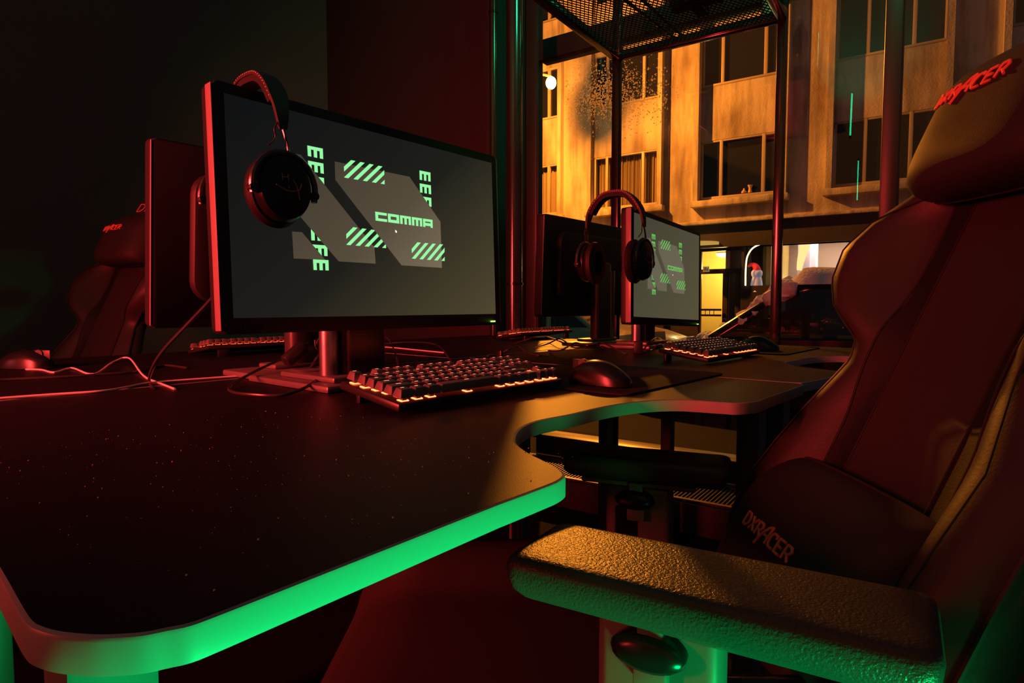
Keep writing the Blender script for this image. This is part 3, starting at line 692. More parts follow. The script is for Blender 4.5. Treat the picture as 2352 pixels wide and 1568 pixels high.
SN1 = emis('mint_green_logo', srgb(150, 250, 165), 1.0, samp=False); SN2 = emis('green_logo_soft', srgb(105, 185, 90), 1.0, samp=False); SWh = emis('white_cursor', (1, .95, .9), 1.2, samp=False)
def shape_rr(w, h, r, n=5):
    P = []
    for cx, cy, a0 in ((w-r, r, -90), (w-r, h-r, 0), (r, h-r, 90), (r, r, 180)):
        for k in range(n+1): a = R(a0+90*k/n); P.append((cx+r*math.cos(a), cy+r*math.sin(a)))
    return P
def monitor(label, pos, rz, tilt, zb, mats, graphic=True, roll=0.0, led_c=None, dark=False, base=-.27, brand=True, glint_x=(-.013, .0035)):
    # pos: desk point under the middle of the screen plane; the screen looks along local +x, local y runs along its width
    t = thing('monitor', label, 'monitor', pos, rz)
    mb, ms, mt = .022, .015, .016; Wf = SW+2*ms; Hf = SH+mb+mt
    # housing: local origin at the lower left screen corner in the screen plane
    hp = Vector((0, -SW/2, zb-pos[2]))
    b = B(); fr = shape_rr(Wf, Hf, .010)
    b.prism([(x-ms, y-mb) for x, y in fr], -.030, .004, bev=.0025, f=lambda x, y, z: (z, x, y))
    b.prism([(x+.06-ms, y+.05-mb) for x, y in shape_rr(Wf-.12, Hf-.10, .04)], -.058, -.028, bev=.012, f=lambda x, y, z: (z, x, y))
    ho = part('housing', b, M_mon, t, loc=hp, rot=(roll, -tilt, 0))
    for y0, y1 in ((-ms-.0022, -ms-.0004), (SW+ms+.0004, SW+ms+.0022)): part('edge_glint_strip', B().box((glint_x[0], y0, -mb+.005), (glint_x[1], y1, SH+mt-.005), .0008), M_side, ho)  # pale strip imitates the lamp's glint along the housing edge
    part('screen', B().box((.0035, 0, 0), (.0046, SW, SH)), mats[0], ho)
    if graphic:
        w_ = wallpaper()
        for v in w_.bm.verts: v.co.x += .005
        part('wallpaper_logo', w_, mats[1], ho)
    if brand: part('brand_lettering', text_mesh('BenQ', .013, mat('grey_print', (.03, .05, .045), .3), ext=.0002), None, ho, loc=(.0045, .028, -.0135), rot=(R(90), 0, R(90)))
    part('power_led', B().box((.004, SW-.015, -.016), (.006, SW-.003, -.0135)), emis('green_power_led', (.35, 1, .1), 3.0), ho)
    st = B(); st.box((-.10, -.046, .0), (-.06, .046, zb-pos[2]+.17), .014, seg=3); part('stand_column', st, mat('dark_metal_stand', (.09, .09, .09), .35, metal=.6), t)
    st = B(); st.cyl((-.082, -.062, .012), (-.082, -.062, zb-pos[2]+.14), .016, 20); part('cable_guide', st, M_metal, t)
    if base: part('stand_base', B().box((base, -.11, 0), (-.015, .15, .012), .004), mat('satin_base', (.16, .16, .16), .35, metal=.3), t)
    part('base_step', B().box((base*.75, -.085, .012), (-.035, .085, .022), .004), mat('satin_base', (0, 0, 0)), t)
    return t, ho
# front monitor
mc = ((-.827-.828)/2, (.397+.925)/2)
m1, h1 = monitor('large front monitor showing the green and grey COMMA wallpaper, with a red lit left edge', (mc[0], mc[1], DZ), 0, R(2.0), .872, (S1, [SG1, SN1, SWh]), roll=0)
m2p0 = hitpl(1456, 730, CC(0, 1.79), f0); m2p1 = hitpl(1599, 737, CC(0, 2.20), f0)
dv = m2p1-m2p0; mc2 = (m2p0+m2p1)/2
m2, h2 = monitor('second monitor by the window showing the same wallpaper behind a hanging headset', (mc2.x, mc2.y, DZ), math.atan2(dv.y, dv.x)-PI/2, R(1.5), m2p0.z+.004, (S2, [SG2, SN2, SWh]), base=-.19, roll=math.atan2(dv.z, dv.length))
# monitors of the opposite row, seen from behind
def monitor_back(label, cx, cy, zb, tilt, rz=PI):
    return monitor(label, (cx, cy, DZ), rz, tilt, zb, (M_blkg, None), graphic=False, brand=False, base=-.135, glint_x=(-.030, -.026))
monitor_back('dark monitor of the opposite row seen from behind at the far left, red lit edge', -1.245, .715, .872, R(5.5))
monitor_back('black back of the monitor standing between the pipe and the rack post', -1.265, 1.90, .873, R(2))

# ------------------------------------------------------------------ headsets
def headset(label, loc, rz, spread=.078, drop=.150, cuptilt=0):
    t = thing('headset', label, 'headset', loc, rz)
    arc = [(-spread-.004, -.085), (-spread+.002, -.045), (-spread+.022, -.012), (-.03, .008), (0, .012), (.03, .008), (spread-.022, -.012), (spread-.002, -.045), (spread+.004, -.085)]
    A = catmull([Vector((x, 0, z)) for x, z in arc], 5)
    def band(off0, off1, hw, i0, i1):
        P = []
        for i in range(i0, i1):
            p = A[i]; tg = (A[min(i+1, len(A)-1)]-A[max(i-1, 0)]).normalized(); n = Vector((-tg.z, 0, tg.x))
            k = min(1, .35+1.3*math.sin(PI*i/(len(A)-1)))
            P.append([p+n*off1+Vector((0, -hw*k, 0)), p+n*(off1+.0015)+Vector((0, 0, 0)), p+n*off1+Vector((0, hw*k, 0)), p+n*off0+Vector((0, hw*k, 0)), p+n*off0+Vector((0, -hw*k, 0))])
        b = B(); V = b.grid(P, closed_v=True); b.bm.faces.new(V[0][::-1]); b.bm.faces.new(V[-1]); return b
    L = len(A)
    part('headband', band(.001, .007, .016, 0, L), M_leather, t, sharp=60); part('headband_padding', band(-.009, .001, .014, 6, L-6), M_fabric, t, sharp=60)
    st = B()
    for s_ in (-1, 1):
        for k in range(6, L-6): 
            p = A[k]; st.tube([p+Vector((0, s_*.0165*min(1, .35+1.3*math.sin(PI*k/(L-1))), .0055)), p+Vector((.002, s_*.0165*min(1, .35+1.3*math.sin(PI*k/(L-1))), .0055))], .0008, 5, smooth=False)
    part('stitching', st, mat('red_thread', (.8, .3, .25), .5), t)
    for s_ in (-1, 1):
        x = s_*(spread+.006)
        f = B(); f.tube([(x, 0, -.08), (x+s_*.003, .004, -.098), (x+s_*.003, .01, -drop+.052)], .0022, 6); R_ = .054
        f.tube([(x+s_*.004, R_*math.cos(a), -drop+R_*math.sin(a)*1.02) for a in [R(-18)+i*R(212)/14 for i in range(15)]], .0052, 8, smooth=False)
        part('ear_cup_fork', f, mat('anodised_fork', (.10, .10, .10), .25, metal=.85), t, label='shiny metal fork')
        for q in (-1, 1): f2 = B().cyl((x-s_*.004, q*R_*.97, -drop-.006), (x+s_*.009, q*R_*.97, -drop-.006), .007, 14, bev=.001); part('hinge', f2, M_blk, t)
        rings = [(.0, .040), (.004, .046), (.012, .047), (.022, .043), (.027, .030), (.0285, .014), (.029, .001)]
        c = B(); n = 36; x0 = x-s_*.012
        c.grid([[Vector((x0+s_*h_, r_*math.cos(2*PI*j/n), -drop+r_*1.14*math.sin(2*PI*j/n))) for j in range(n)] for h_, r_ in rings], closed_v=True)
        co = part('ear_cup', c, M_blkg, t)
        lg = B(); X = x0+s_*.0297
        lg.tube([(X, -.022, -drop+.001), (X+s_*.0001, -.004, -drop-.006), (X, .016, -drop-.003), (X, .021, -drop+.008)], .0011, 6); lg.tube([(X, .006, -drop+.012), (X, .013, -drop+.002), (X, .018, -drop-.018)], .0011, 6)
        for yy in (-.012, -.002): lg.tube([(X, yy, -drop+.020), (X, yy+.001, -drop+.009)], .0009, 6)
        lg.tube([(X, -.012, -drop+.0145), (X, -.002, -drop+.0145)], .0009, 6)
        part('cup_logo', lg, mat('dim_red_print', (.35, .16, .10), .4), co)
        k = B(); rk_ = [(.0, .030), (-.002, .046), (-.010, .051), (-.020, .049), (-.024, .040), (-.022, .028), (-.012, .026)]
        k.grid([[Vector((x0+s_*h_, r_*math.cos(2*PI*j/n), -drop-.002+r_*1.16*math.sin(2*PI*j/n))) for j in range(n)] for h_, r_ in rk_], closed_v=True)
        part('ear_cushion', k, M_leather2, co)
        wv = B(); wv.tube([(x, -.004, -.07), (x+s_*.002, -.014, -.085), (x, -.012, -.10), (x-s_*.004, -.022, -.112)], .0014, 6); part('cup_wire', wv, M_cable, t)
    return t
ztop = 1.193
pc = hitpl(671, 428, (-.750, 0, 0), Vector((1, 0, 0)))
hs = headset('black headset hanging over the top left of the large front monitor', (-.842, pc.y, ztop), 0, drop=(ztop-pc.z)/.84); hs.scale = (.84, .84, .84)
n2 = Vector((dv.y, -dv.x, 0)).normalized(); rz2 = math.atan2(n2.y, n2.x)
pc2 = hitpl(1494, 597, mc2 + n2*.10, n2)
b2 = pc2-n2*.105
headset('black headset hanging over the second monitor near the window', (b2.x, b2.y, pc2.z+.172), rz2, drop=.172)

# ------------------------------------------------------------------ keyboards
def keycap(w):
    b = B(); hw = w*.019/2-.0006; hd = .0089; t = bmesh.new(); bmesh.ops.create_cube(t, size=1)
    for v in t.verts:
        up = v.co.z > 0; v.co = Vector(((v.co.x*2)*(hd-(.0030 if up else 0))-(.0006 if up else 0), (v.co.y*2)*(hw-(.0030 if up else 0)), .0112 if up else 0))
    bmesh.ops.bevel(t, geom=t.edges[:], offset=.0009, segments=2, profile=.5, affect='EDGES'); b.merge(t, 0, True)
    lw = .0036 if w < 1.6 else .0055
    b.poly([(-.0045, -lw*.8, .01126), (-.0028, -lw*.8, .01126), (-.0028, lw*.8, .01126), (-.0045, lw*.8, .01126)][::-1], 1)
    return b.mesh('keycap', [M_key, M_legend])
KC = {}
def keyboard(label, loc, rz, group=None):
    t = thing('keyboard', label, 'keyboard', loc, rz, group); tl = R(8.5)
    M = Matrix.Translation((.064, 0, .012)) @ Matrix.Rotation(tl, 4, 'Y')
    # plane: local x from 0 (front) to -.129 (rear)
    Mt = Matrix.Translation((.0645, 0, .004)) @ Matrix.Rotation(tl, 4, 'Y')
    part('case', B().box((-.129, -.1775, 0), (0, .1775, .011), .003, m=Mt), M_keyplate, t)
    part('foot', B().box((-.062, -.15, 0), (-.054, -.12, .020), .001), M_blk, t); part('foot', B().box((-.062, .12, 0), (-.054, .15, .020), .001), M_blk, t)
    rows = [(0.0, [1, -1, 1, 1, 1, 1, -.5, 1, 1, 1, 1, -.5, 1, 1, 1, 1, -.25, 1, 1, 1]), (1.25, [1]*13+[2, -.25, 1, 1, 1]), (2.25, [1.5]+[1]*12+[1.5, -.25, 1, 1, 1]),
            (3.25, [1.75]+[1]*11+[2.25]), (4.25, [2.25]+[1]*10+[2.75, -1.25, 1]), (5.25, [1.25]*3+[6.25]+[1.25]*4+[-.25, 1, 1, 1])]
    led_ = B()
    for ry, ws in rows:
        y = 0
        for w in ws:
            if w > 0:
                if w not in KC: KC[w] = keycap(w)
                cx = -.129+.008+(ry+.5)*.019; cy = -.1735+(y+w/2)*.019
                o = part('keycap', KC[w], None, t, loc=Mt @ Vector((cx, cy, .0165)), rot=(0, tl, 0))
                led_.box((cx-.0045, cy-.0065, .0112), (cx+.0045, cy+.0065, .0122), m=Mt); led_.box((cx-.0035, cy-.0035, .0118), (cx+.0035, cy+.0035, .017), mi=1, m=Mt)
            y += abs(w)
    part('key_backlight', led_, [M_redled, M_blk], t)
    return t
kb = hitz(915, 955, DZ)
k1 = keyboard('red backlit mechanical keyboard lying in front of the large front monitor', (kb.x-.0645, kb.y+.1775, DZ), 0)
q = hitz(1626, 838, DZ)
dup(k1, (q.x-.0645, q.y+.1775, DZ), 0, 'red backlit keyboard in front of the second monitor')
q = hitz(480, 824, DZ)
dup(k1, (q.x-.0645-.03, q.y+.19, DZ), PI, 'red backlit keyboard of the opposite row, seen under the left bezel of the front monitor')
q = hitz(1225, 782, DZ)
dup(k1, (q.x-.08, q.y+.12, DZ), PI, 'dim red keyboard of the opposite row below the black monitor')
# riser under the opposite keyboard cable clutter
# ------------------------------------------------------------------ mice and pads
def mouse(label, loc, rz, cable=None):
    t = thing('computer_mouse', label, 'mouse', loc, rz)       # nose along -x
    b = B(); P = []; n = 24; m_ = 10
    for i in range(n+1):
        u = i/n; x = -.063+.126*u; w = .031*(1-.12*math.sin(PI*u))*min(1, (math.sin(PI*min(max(u, .0), 1)))**.38); hh = .041*(math.sin(PI*min(1, u*.86+.10))**.8)*(1 if 0 < u < 1 else .0)
        w = max(w, .0005); hh = max(hh, .001)
        P.append([Vector((x, w*math.cos(PI-PI*j/m_)*1.0, .0015+hh*(math.sin(PI*j/m_)**.65))) for j in range(m_+1)])
    V = b.grid(P); 
    part('shell', b, M_blkg, t, sharp=80)
    part('scroll_wheel', B().cyl((-.036, -.004, .033), (-.036, .004, .033), .009, 16), mat('ribbed_rubber', (.05, .05, .05), .5), t)
    part('button_gap', B().box((-.060, -.0006, .020), (-.012, .0006, .0405), .0002), M_blk, t)
    return t
pm = hitz(1370, 884, DZ+.004)
def pad(label, x0, x1, y0, y1):
    P = shape_rr(x1-x0, y1-y0, .02); t = tag(part('mouse_pad', B().prism([(x+x0, y+y0) for x, y in P], DZ+.0002, DZ+.0035, bev=.001), M_fabric), label, 'mouse pad'); return t
c = hitz(1440, 911, DZ); d = hitz(1643, 858, DZ)
pad('black mouse pad under the mouse right of the front keyboard', c.x-.34, c.x, c.y-.0, d.y+.0)
mouse('black mouse on the pad right of the front keyboard', (pm.x+.0, pm.y+.01, DZ+.004), R(-6))
pm2 = hitz(1742, 803, DZ+.004)
pad('black mouse pad under the second mouse near the window', pm2.x-.22, pm2.x+.115, pm2.y-.12, pm2.y+.25)
mouse('black mouse beside the second keyboard in front of the rack post', (pm2.x, pm2.y, DZ+.004), R(-6))
pm3 = hitz(58, 846, DZ)
m3 = mouse('glossy dark mouse lying at the far left of the opposite desk', (pm3.x, pm3.y, DZ), R(215))

# ------------------------------------------------------------------ cables
def cable(label, pts, r, m=None, extra=None):
    b = B(); b.tube(pts, r, 8, res=8)
    o = part('cable', b, m or M_cable); return tag(o, label, 'cable')
def dk(px, py, up=0): p = hitz(px, py, DZ); return Vector((p.x, p.y, DZ+up))
cable('thin straight cable glowing orange along the seam between the desk rows', [dk(-120, 928, .0022), dk(0, 918, .0022), dk(120, 909, .0022), dk(235, 901, .0022), dk(290, 892, .0022), dk(345, 882, .0022), dk(480, 871, .0022), dk(622, 861, .0022)], .0020, M_redcable)
cable('wavy orange lit cable running from the far left mouse', [dk(60, 850, .002), dk(95, 851, .002), dk(125, 857, .002), dk(165, 849, .004), dk(215, 861, .002), dk(262, 842, .012), dk(297, 840, .018), dk(330, 866, .003), dk(372, 884, .002), dk(402, 896, .002)], .0019, M_redcable)
cable('dark cable lying from the left frame edge to the left monitor', [dk(-80, 884, .003), dk(0, 876, .003), dk(120, 870, .003), dk(215, 864, .003), dk(310, 857, .003), dk(340, 849, .003), dk(380, 842, .003), dk(430, 848, .003)], .0026)
zz = hitpl(494, 668, (-.86, 0, 0), Vector((1, 0, 0)))
cable('thick dark cable drooping from the front monitor edge to the desk', [Vector((-.862, zz.y+.02, zz.z+.02)), Vector((-.87, zz.y, zz.z-.01)), hitpl(440, 735, (-.90, 0, 0), Vector((1, 0, 0))), hitpl(375, 805, (-.96, 0, 0), Vector((1, 0, 0))), hitpl(348, 850, (-1.02, 0, 0), Vector((1, 0, 0))), dk(343, 880, .003), dk(352, 896, .003)], .0026)
cable('black cable loop curled left of the front keyboard', [dk(640, 862, .03), dk(590, 876, .02), dk(535, 890, .006), dk(530, 902, .003), dk(575, 910, .003), dk(655, 910, .003), dk(720, 895, .012), dk(765, 868, .03), dk(760, 853, .04), dk(705, 848, .04), dk(650, 858, .035)], .0026)
p0 = hitpl(655, 832, (-.98, 0, 0), Vector((1, 0, 0))); p1 = hitpl(705, 792, (-.98, 0, 0), Vector((1, 0, 0)))
t = thing('cable_adapter', 'black tapered cable adapter hanging below the front monitor', 'adapter', p0); q = p1-p0
part('plug_body', B().cyl((0, 0, 0), q*.85, .012, 14, r2=.014, bev=.003), M_blk, t); part('plug_tail', B().cyl(q*.85, q*1.1, .006, 10, r2=.003), M_blk, t)
zc = lambda px, py, X: hitpl(px, py, (X, 0, 0), Vector((1, 0, 0)))
cable('braided cable looping down between the stand columns', [zc(742, 765, -.97), zc(728, 790, -.97), zc(735, 808, -.97), zc(722, 830, -.97), dk(712, 848, .003)], .0024)
cable('loop of cable hanging under the front monitor from its socket', [zc(775, 760, -.96), zc(770, 790, -.96), zc(750, 808, -.96), zc(728, 800, -.96), zc(724, 780, -.96)], .002)
tag(part('plug', B().box(zc(777, 770, -.955), zc(797, 754, -.965) + Vector((0, .004, 0)), .001), M_redcable), 'small light plug hooked under the front monitor bezel', 'plug')
cable('braided keyboard cable arching behind the front keyboard', [dk(850, 800, .01), dk(930, 800, .02), dk(1000, 815, .03), dk(1035, 848, .02), dk(1046, 862, .012), dk(1050, 866, .012)], .0024)
cable('thin red lit cable lying behind the front keyboard', [dk(840, 796, .003), dk(900, 800, .003), dk(960, 806, .003), dk(1020, 812, .003)], .0018, M_redcable)
cable('arched cable behind the front monitor column', [dk(855, 815, .05), dk(890, 818, .05), dk(910, 836, .02), dk(915, 850, .003)], .002)
rn = random.Random(5)
for k, (x0, x1, yb) in enumerate(((1180, 1330, 790), (1230, 1400, 800), (1260, 1440, 812), (1120, 1260, 822), (1460, 1560, 800), (1480, 1540, 815))):
    pts = []
    for i in range(7): pts.append(dk(x0+(x1-x0)*i/6, yb+rn.uniform(-6, 6), .004+.03*rn.random()*math.sin(PI*i/6)))
    cable('tangled black cable on the desks near the window, number %s from the left' % ['one', 'two', 'three', 'four', 'five', 'six'][k] if False else ['thin black cable tangled under the black monitor, the rearmost one', 'black cable tangled between the black monitor and the rack post', 'black cable crossing the orange glint left of the second monitor', 'black cable lying behind the front keyboard toward the pipe', 'black cable coiled under the second monitor', 'black cable in front of the second monitor base beside its keyboard'][k], pts, .0025)
t = thing('usb_stick', 'small box with a bright upright edge standing behind the front keyboard', 'dongle', dk(1147, 838))
part('stick_body', B().box((-.008, -.004, 0), (.008, .004, .034), .001), M_blkg, t); part('stick_cap', B().box((-.006, .0045, .002), (.006, .009, .030), .001), M_metal, t)
p = dk(1465, 812); t = thing('square_clip', 'small dark square clip standing at the foot of the second monitor', 'clip', p, R(30))
part('clip_body', B().box((-.012, -.016, 0), (.012, .016, .036), .003), M_blk, t); part('clip_face', B().box((.0122, -.012, .004), (.0135, .012, .032), .001), M_side, t)

# ------------------------------------------------------------------ gaming chairs
TBL = [(.45,.21,.06),(.55,.245,.075),(.62,.245,.075),(.68,.24,.06),(.73,.232,.045),(.78,.203,.035),(.81,.187,.03),(.84,.192,.035),(.865,.217,.055),(.89,.245,.07),(.93,.275,.08),(.98,.288,.08),(1.02,.276,.06),(1.06,.216,.04),(1.09,.178,.02),(1.2,.168,.016),(1.29,.158,.014),(1.34,.135,.012),(1.375,.10,.01),(1.395,.05,.006)]
tz = [q[0] for q in TBL]
def xb(z): return .57+.46*(z-.89)
CXO = .10
def bw(z): return float(np.interp(z, tz, [q[1] for q in TBL]))
def bd(z): return float(np.interp(z, tz, [q[2] for q in TBL]))
def dprof(v, d):
    a = abs(v); 
    return d*(0 if a < .42 else .5-.5*math.cos(PI*min(1, (a-.42)/.36)))*(1-.45*max(0, (a-.82)/.18)**2)
FONT = {'D': [[(0, 0), (0, 1), (.55, 1), (.85, .7), (.85, .3), (.55, 0), (0, 0)]], 'X': [[(0, 1), (.85, 0)], [(.85, 1), (0, 0)]], 'R': [[(0, 0), (0, 1), (.6, 1), (.85, .75), (.6, .45), (.2, .45)], [(.45, .45), (.9, 0)]],
        'A': [[(-.55, -.55), (-.1, .45), (.45, 1.1), (.95, 1.25), (.85, .1), (.85, -.05)], [(.2, .45), (.7, .45)]], 'C': [[(.85, .75), (.85, 1), (.2, 1), (0, .7), (0, .3), (.2, 0), (.85, 0)]], 'E': [[(.85, 1), (0, 1), (0, 0), (.85, 0)], [(.1, .5), (.7, .5)]]}
def brandtext(txt, y0, z0, size, surf, thick, slant=.0, parent=None, sp=1.12, zs=None):
    # text runs towards -y (the viewer's right when facing the chair)
    b = B(); y = 0
    for ch in txt:
        for st in FONT[ch]:
            pts = []
            for i in range(len(st)-1):
                for k in range(5): t_ = k/4; pts.append((st[i][0]+(st[i+1][0]-st[i][0])*t_, st[i][1]+(st[i+1][1]-st[i][1])*t_))
            P = []
            for gx, gy in pts:
                yy = y0-(y+gx+slant*gy)*size; zz_ = z0+gy*size*(zs or 1); P.append(Vector((surf(yy, zz_)-.0012, yy, zz_)))
            b.tube(P, thick, 6, smooth=False)
        y += sp+.12
    return part('logo_embroidery', b, M_stitch, parent, label='red embroidered DXRACER lettering')
def pillow_part(name, parent, yh, z0, z1, T, d0, m, power=4.5):
    zc_, zh = (z0+z1)/2, (z1-z0)/2
    def f(t): return max(0.0, 1-abs(t)**power)**.5
    def front(y, z): return xb(z) - d0 - T*f(y/yh)*f((z-zc_)/zh)
    def back(y, z): return xb(z) - d0 + .35*T*f(y/yh)*f((z-zc_)/zh)
    n, m_ = 28, 20; F = []; K = []
    for i in range(n+1):
        tt = -1+2*i/n; y = yh*math.sin(tt*PI/2); fr = []; bk = []
        for j in range(m_+1):
            s_ = math.sin((-1+2*j/m_)*PI/2); z = zc_+zh*s_; rr_ = 1-.10*(tt**2)*(s_**2)
            fr.append(Vector((front(y, z), y*rr_, zc_+(z-zc_)*rr_))); bk.append(Vector((back(y, z), y*rr_, zc_+(z-zc_)*rr_)))
        F.append(fr); K.append(bk)
    b = B(); b.grid(F); b.grid([r[::-1] for r in K]); bmesh.ops.remove_doubles(b.bm, verts=b.bm.verts, dist=1e-5)
    o = part(name, b, m, parent, sharp=180)
    edge_ = []
    pp = B(); loop = [F[i][0] for i in range(n+1)] + [F[n][j] for j in range(1, m_+1)] + [F[i][m_] for i in range(n-1, -1, -1)] + [F[0][j] for j in range(m_-1, 0, -1)]
    pp.tube(loop, .0022, 6, smooth=False, closed=True); part('piping', pp, M_leather, o)
    return o, front
def gaming_chair(label, loc, rz):
    t = thing('gaming_chair', label, 'chair', loc, rz)
    def T(p): return Vector((p.x-CXO, p.y, p.z))
    # backrest
    b = B(); P = []; nz = 56; nv = 40
    zs_ = [.45+(1.395-.45)*i/nz for i in range(nz+1)]
    for z in zs_:
        w = bw(z); d = bd(z); row = []
        for j in range(nv+1):
            v = math.sin((-1+2*j/nv)*PI/2)*1.0; row.append(Vector((xb(z)-dprof(v, d)+.012*abs(v)**6, v*w, z)))
        for j in range(nv+1):
            v = math.sin((1-2*j/nv)*PI/2); row.append(Vector((xb(z)+.055-.05*abs(v)**4 + .02, v*w*.985, z)))
        P.append([T(p) for p in row])
    V = b.grid(P, closed_v=True); b.bm.faces.new(V[-1]); b.bm.faces.new(V[0][::-1]); bmesh.ops.recalc_face_normals(b.bm, faces=b.bm.faces)
    bk = part('backrest', b, M_leather, t, sharp=70)
    # inner perforated panel stripes and seams
    def surf(y, z): return xb(z)-dprof(y/bw(z), bd(z))
    for s_ in (-1, 1):
        sp_ = B(); P = []
        for i in range(40):
            z = .50+.66*i/39; wv = .017
            P.append([T(Vector((surf(s_*(.105+q*wv), z)-.0012*(1-q*q)-.0008, s_*(.105+q*wv), z))) for q in (-1, -.4, .4, 1)])
        sp_.grid(P); part('stripe_panel', sp_, M_leather2, bk)
        sm = B()
        for k in (1, -1): sm.tube([T(Vector((surf(s_*(.105+k*.0185), z)-.001, s_*(.105+k*.0185), z))) for z in [.5+.66*i/39 for i in range(40)]], .0016, 6, smooth=False)
        sm.tube([T(Vector((surf(s_*bw(z)*.80, z)-.001, s_*bw(z)*.80, z))) for z in [.60+.42*i/39 for i in range(40)]], .0014, 6, smooth=False)
        sm.tube([T(Vector((xb(z)-dprof(1, bd(z))+.010, s_*bw(z), z))) for z in [.46+.925*i/69 for i in range(70)]], .003, 6, smooth=False)
        for za, zb_ in ((.60, .66), (1.02, 1.06)): sm.tube([T(Vector((surf(s_*(.115+(bw(za)*.8-.115)*k/8), za+(zb_-za)*(1-k/8))-.001, s_*(.115+(bw(za)*.8-.115)*k/8), za+(zb_-za)*(1-k/8)))) for k in range(9)], .0014, 6, smooth=False)
        part('seam_piping', sm, mat('black_piping', (.015, .012, .012), .5), bk)
    lt = brandtext('DXRACER',   .128, 1.250, .029, surf, .0020, slant=.3, parent=bk); 
    for v in lt.data.vertices: v.co.x -= CXO
    for nm, yh, z0, z1, T_, d0, args in (('headrest_pillow', .150, 1.03, 1.225, .095, .024, (.108, 1.160, .0160)), ('lumbar_pillow', .17, .46, .668, .085, .03, (.068, .592, .0160))):
        o, fr = pillow_part(nm, t, yh, z0, z1, T_, d0, M_pillow)
        for v in o.data.vertices: v.co.x -= CXO
        for c_ in o.children:
            for v in c_.data.vertices: v.co.x -= CXO
        lt = brandtext('DXRACER', args[0], args[1], args[2], fr, .0019, slant=.15, parent=o)
        for v in lt.data.vertices: v.co.x -= CXO
    # seat with side bolsters
    b = B(); P = []
    for i in range(25):
        x = -.34+.50*i/24; row = []
        e = min(1, 5*min(i/24+.02, 1-i/24+.25))
        for j in range(33):
            v = -1+2*j/32; a = abs(v); h_ = .455+(.055*(.5-.5*math.cos(PI*min(1, max(0, (a-.55)/.3)))) if a < .86 else .055*(1-((a-.86)/.14)**2*1.6))
            row.append(Vector((x, v*.255, .40+(h_-.40)*e**.5)))
        for j in range(33): row.append(Vector((x, (1-2*j/32)*.245, .375)))
        P.append(row)
    V = b.grid(P, closed_v=True); b.bm.faces.new(V[-1]); b.bm.faces.new(V[0][::-1]); bmesh.ops.recalc_face_normals(b.bm, faces=b.bm.faces); part('seat', b, M_leather, t, sharp=70)
    part('seat_mechanism', B().box((-.12, -.10, .31), (.10, .10, .374), .01), M_dkmet, t)
    part('gas_column', B().cyl((0, 0, .10), (0, 0, .32), .028, 20), M_dkmet, t)
    for s_ in (-1, 1): part('recline_bracket', B().box((.07, s_*.235-.008, .40), (.16, s_*.235+.008, .56), .004), M_dkmet, t)
    bb = B()
    for k in range(5):
        a = 2*PI*k/5+.3; bb.tube([(0, 0, .11), (.16*math.cos(a), .16*math.sin(a), .10), (.32*math.cos(a), .32*math.sin(a), .065)], .024, 8, rr=lambda t_: 1.1-.4*t_)
        cx_, cy_ = .32*math.cos(a), .32*math.sin(a)
        part('caster', B().cyl((cx_-.012*math.sin(a), cy_+.012*math.cos(a), .028), (cx_+.012*math.sin(a), cy_-.012*math.cos(a), .028), .028, 18, bev=.003).cyl((cx_, cy_, .03), (cx_, cy_, .07), .007, 8), M_blk, t)
    part('star_base', bb, M_dkmet, t)
    return t
CH0 = CC(CXO, .765, 0)
ch = gaming_chair('black gaming chair in the right foreground, red lettering on its two pillows', CH0, TH)
inv = Matrix.Rotation(-TH, 4, 'Z') @ Matrix.Translation(-CH0)
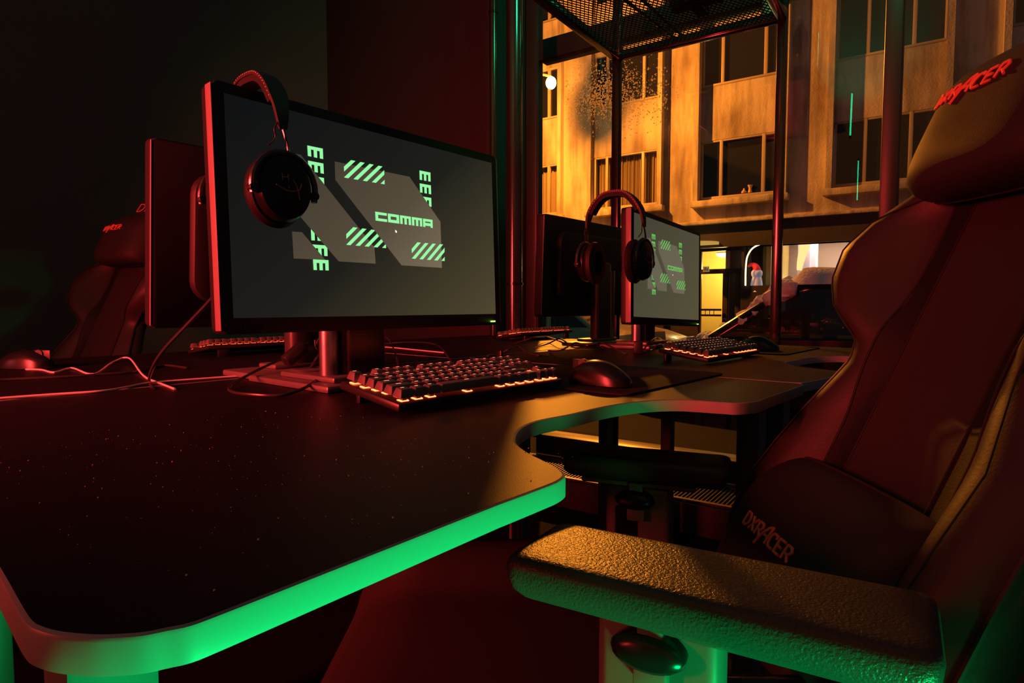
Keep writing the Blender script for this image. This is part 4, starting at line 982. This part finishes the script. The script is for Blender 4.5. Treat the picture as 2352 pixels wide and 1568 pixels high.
def armrest(parent, A_, Bp, C_, zt, post, lev=True, nm='armrest'):
    # A_ outer front corner, Bp inner front corner, C_ outer rear corner (chair space, xy)
    A_ = Vector(A_[:2]); Bp = Vector(Bp[:2]); C_ = Vector(C_[:2]); D_ = C_+(Bp-A_)
    def rnd(P, r=.012, n=4):
        out = []
        for i in range(4):
            p = P[i]; a = (P[i-1]-p).normalized(); c_ = (P[(i+1) % 4]-p).normalized()
            for k in range(n+1): t_ = k/n; out.append(((p+a*r)*(1-t_)**2 + p*2*t_*(1-t_) + (p+c_*r)*t_*t_))
        return out
    def inset(P, d):
        c_ = sum(P, Vector((0, 0)))/4; out = []
        for i in range(4):
            e1 = (P[i]-P[i-1]).normalized(); e2_ = (P[(i+1) % 4]-P[i]).normalized(); out.append(P[i]+(-e1+e2_)*d)
        return out
    Q = [A_, Bp, D_, C_]
    lv = [(-.040, .012), (-.037, .004), (-.030, -.002), (-.020, -.005), (-.010, -.006), (-.004, -.004), (-.001, -.0005), (0, .004), (.0003, .012)]
    P = [[Vector((p.x, p.y, zt+h_)) for p in rnd(inset(Q, d_), .014 if d_ < .01 else .010)] for h_, d_ in lv]
    b = B(); V = b.grid(P, closed_v=True); b.bm.faces.new(V[-1]); b.bm.faces.new(V[0][::-1]); bmesh.ops.recalc_face_normals(b.bm, faces=b.bm.faces)
    ar = part(nm, b, M_pad, parent, sharp=80)
    px_, py_ = post; ax = (C_-A_).normalized(); ang = math.atan2(ax.y, ax.x); mm = Matrix.Translation((px_, py_, 0)) @ Matrix.Rotation(ang, 4, 'Z')
    part('arm_bracket', B().box((-.085, -.028, zt-.050), (.10, .028, zt-.041), .004, m=mm), mat('grey_arm_plastic', (.12, .12, .12), .4), ar)
    part('arm_post', B().box((-.045, -.020, zt-.26), (.062, .020, zt-.048), .012, seg=3, m=mm), mat('grey_arm_plastic', (0, 0, 0)), ar)
    b = B(); n = 24
    yy = -.026
    b.grid([[mm @ Vector((-.032*r_*math.cos(2*PI*j/n)+.006, yy-h_, zt-.070+.016*r_*math.sin(2*PI*j/n))) for j in range(n)] for h_, r_ in ((-.008, .95), (.006, 1), (.012, .9), (.016, .6), (.017, .01))], closed_v=True)
    part('height_lever', b, M_blkg, ar)
    for z0_, z1_, w_ in ((zt-.060, zt-.042, .011), (zt-.104, zt-.082, .014)): part('lever_tab', B().box((-w_+.008, -.034, z0_), (w_+.008, -.020, z1_), .002, m=mm), mat('grey_arm_plastic', (0, 0, 0)), ar)
    mm2 = Matrix.Translation((0, 0, 0))
    b = B(); q0 = Vector((px_, py_, zt-.25)); q1 = Vector((-.02, .20 if py_ > 0 else -.20, .39)); b.tube([q0, q0+(q1-q0)*.5+Vector((0, 0, -.05)), q1], .018, 8); part('arm_support', b, M_dkmet, ar)
ZA = .675
Aw, Bw_, Cw = [inv @ hitz(*q, ZA) for q in ((1172, 1272), (1290, 1197), (2150, 1500))]
pp_ = inv @ hitz(1500, 1272, ZA)
armrest(ch, Aw, Bw_, Cw, ZA, (pp_.x, pp_.y))
ZB = .645
Af, Cf = [inv @ hitz(*q, ZB-.01) for q in ((1295, 1052), (1665, 1088))]
dd = (Cf-Af); pn = Vector((-dd.y, dd.x, 0)).normalized()*.085
if pn.y < 0: pn = -pn
armrest(ch, Af, Af+pn, Cf, ZB, ((Af.x+Cf.x)/2, (Af.y+Cf.y)/2+.045))
# far chair of the opposite row
far = dup(ch, CC(-1.47, 2.02, 0) , PI+R(12), 'dark gaming chair of the opposite row behind the left monitor, turned to its side')
far.location = (-2.44, .325, 0); far.rotation_euler = (0, 0, R(99.6))

GR = {'monitor': 'monitors on the desks', 'keyboard': 'backlit keyboards on the desks', 'mouse': 'computer mice on the desks', 'mouse pad': 'mouse pads', 'desk': 'gaming desks in two rows', 'headset': 'headsets hanging on monitors',
      'car': 'parked cars in the street', 'chair': 'gaming chairs', 'cable': 'loose cables on the desks', 'light tube': 'light tubes', 'vase': 'ornaments on the far window sill', 'pipe': 'vertical pipes beside the window', 'column': 'columns inside the shop'}
for o in SC.objects:
    if o.parent is None and o.get('category') in GR: o['group'] = GR[o['category']]
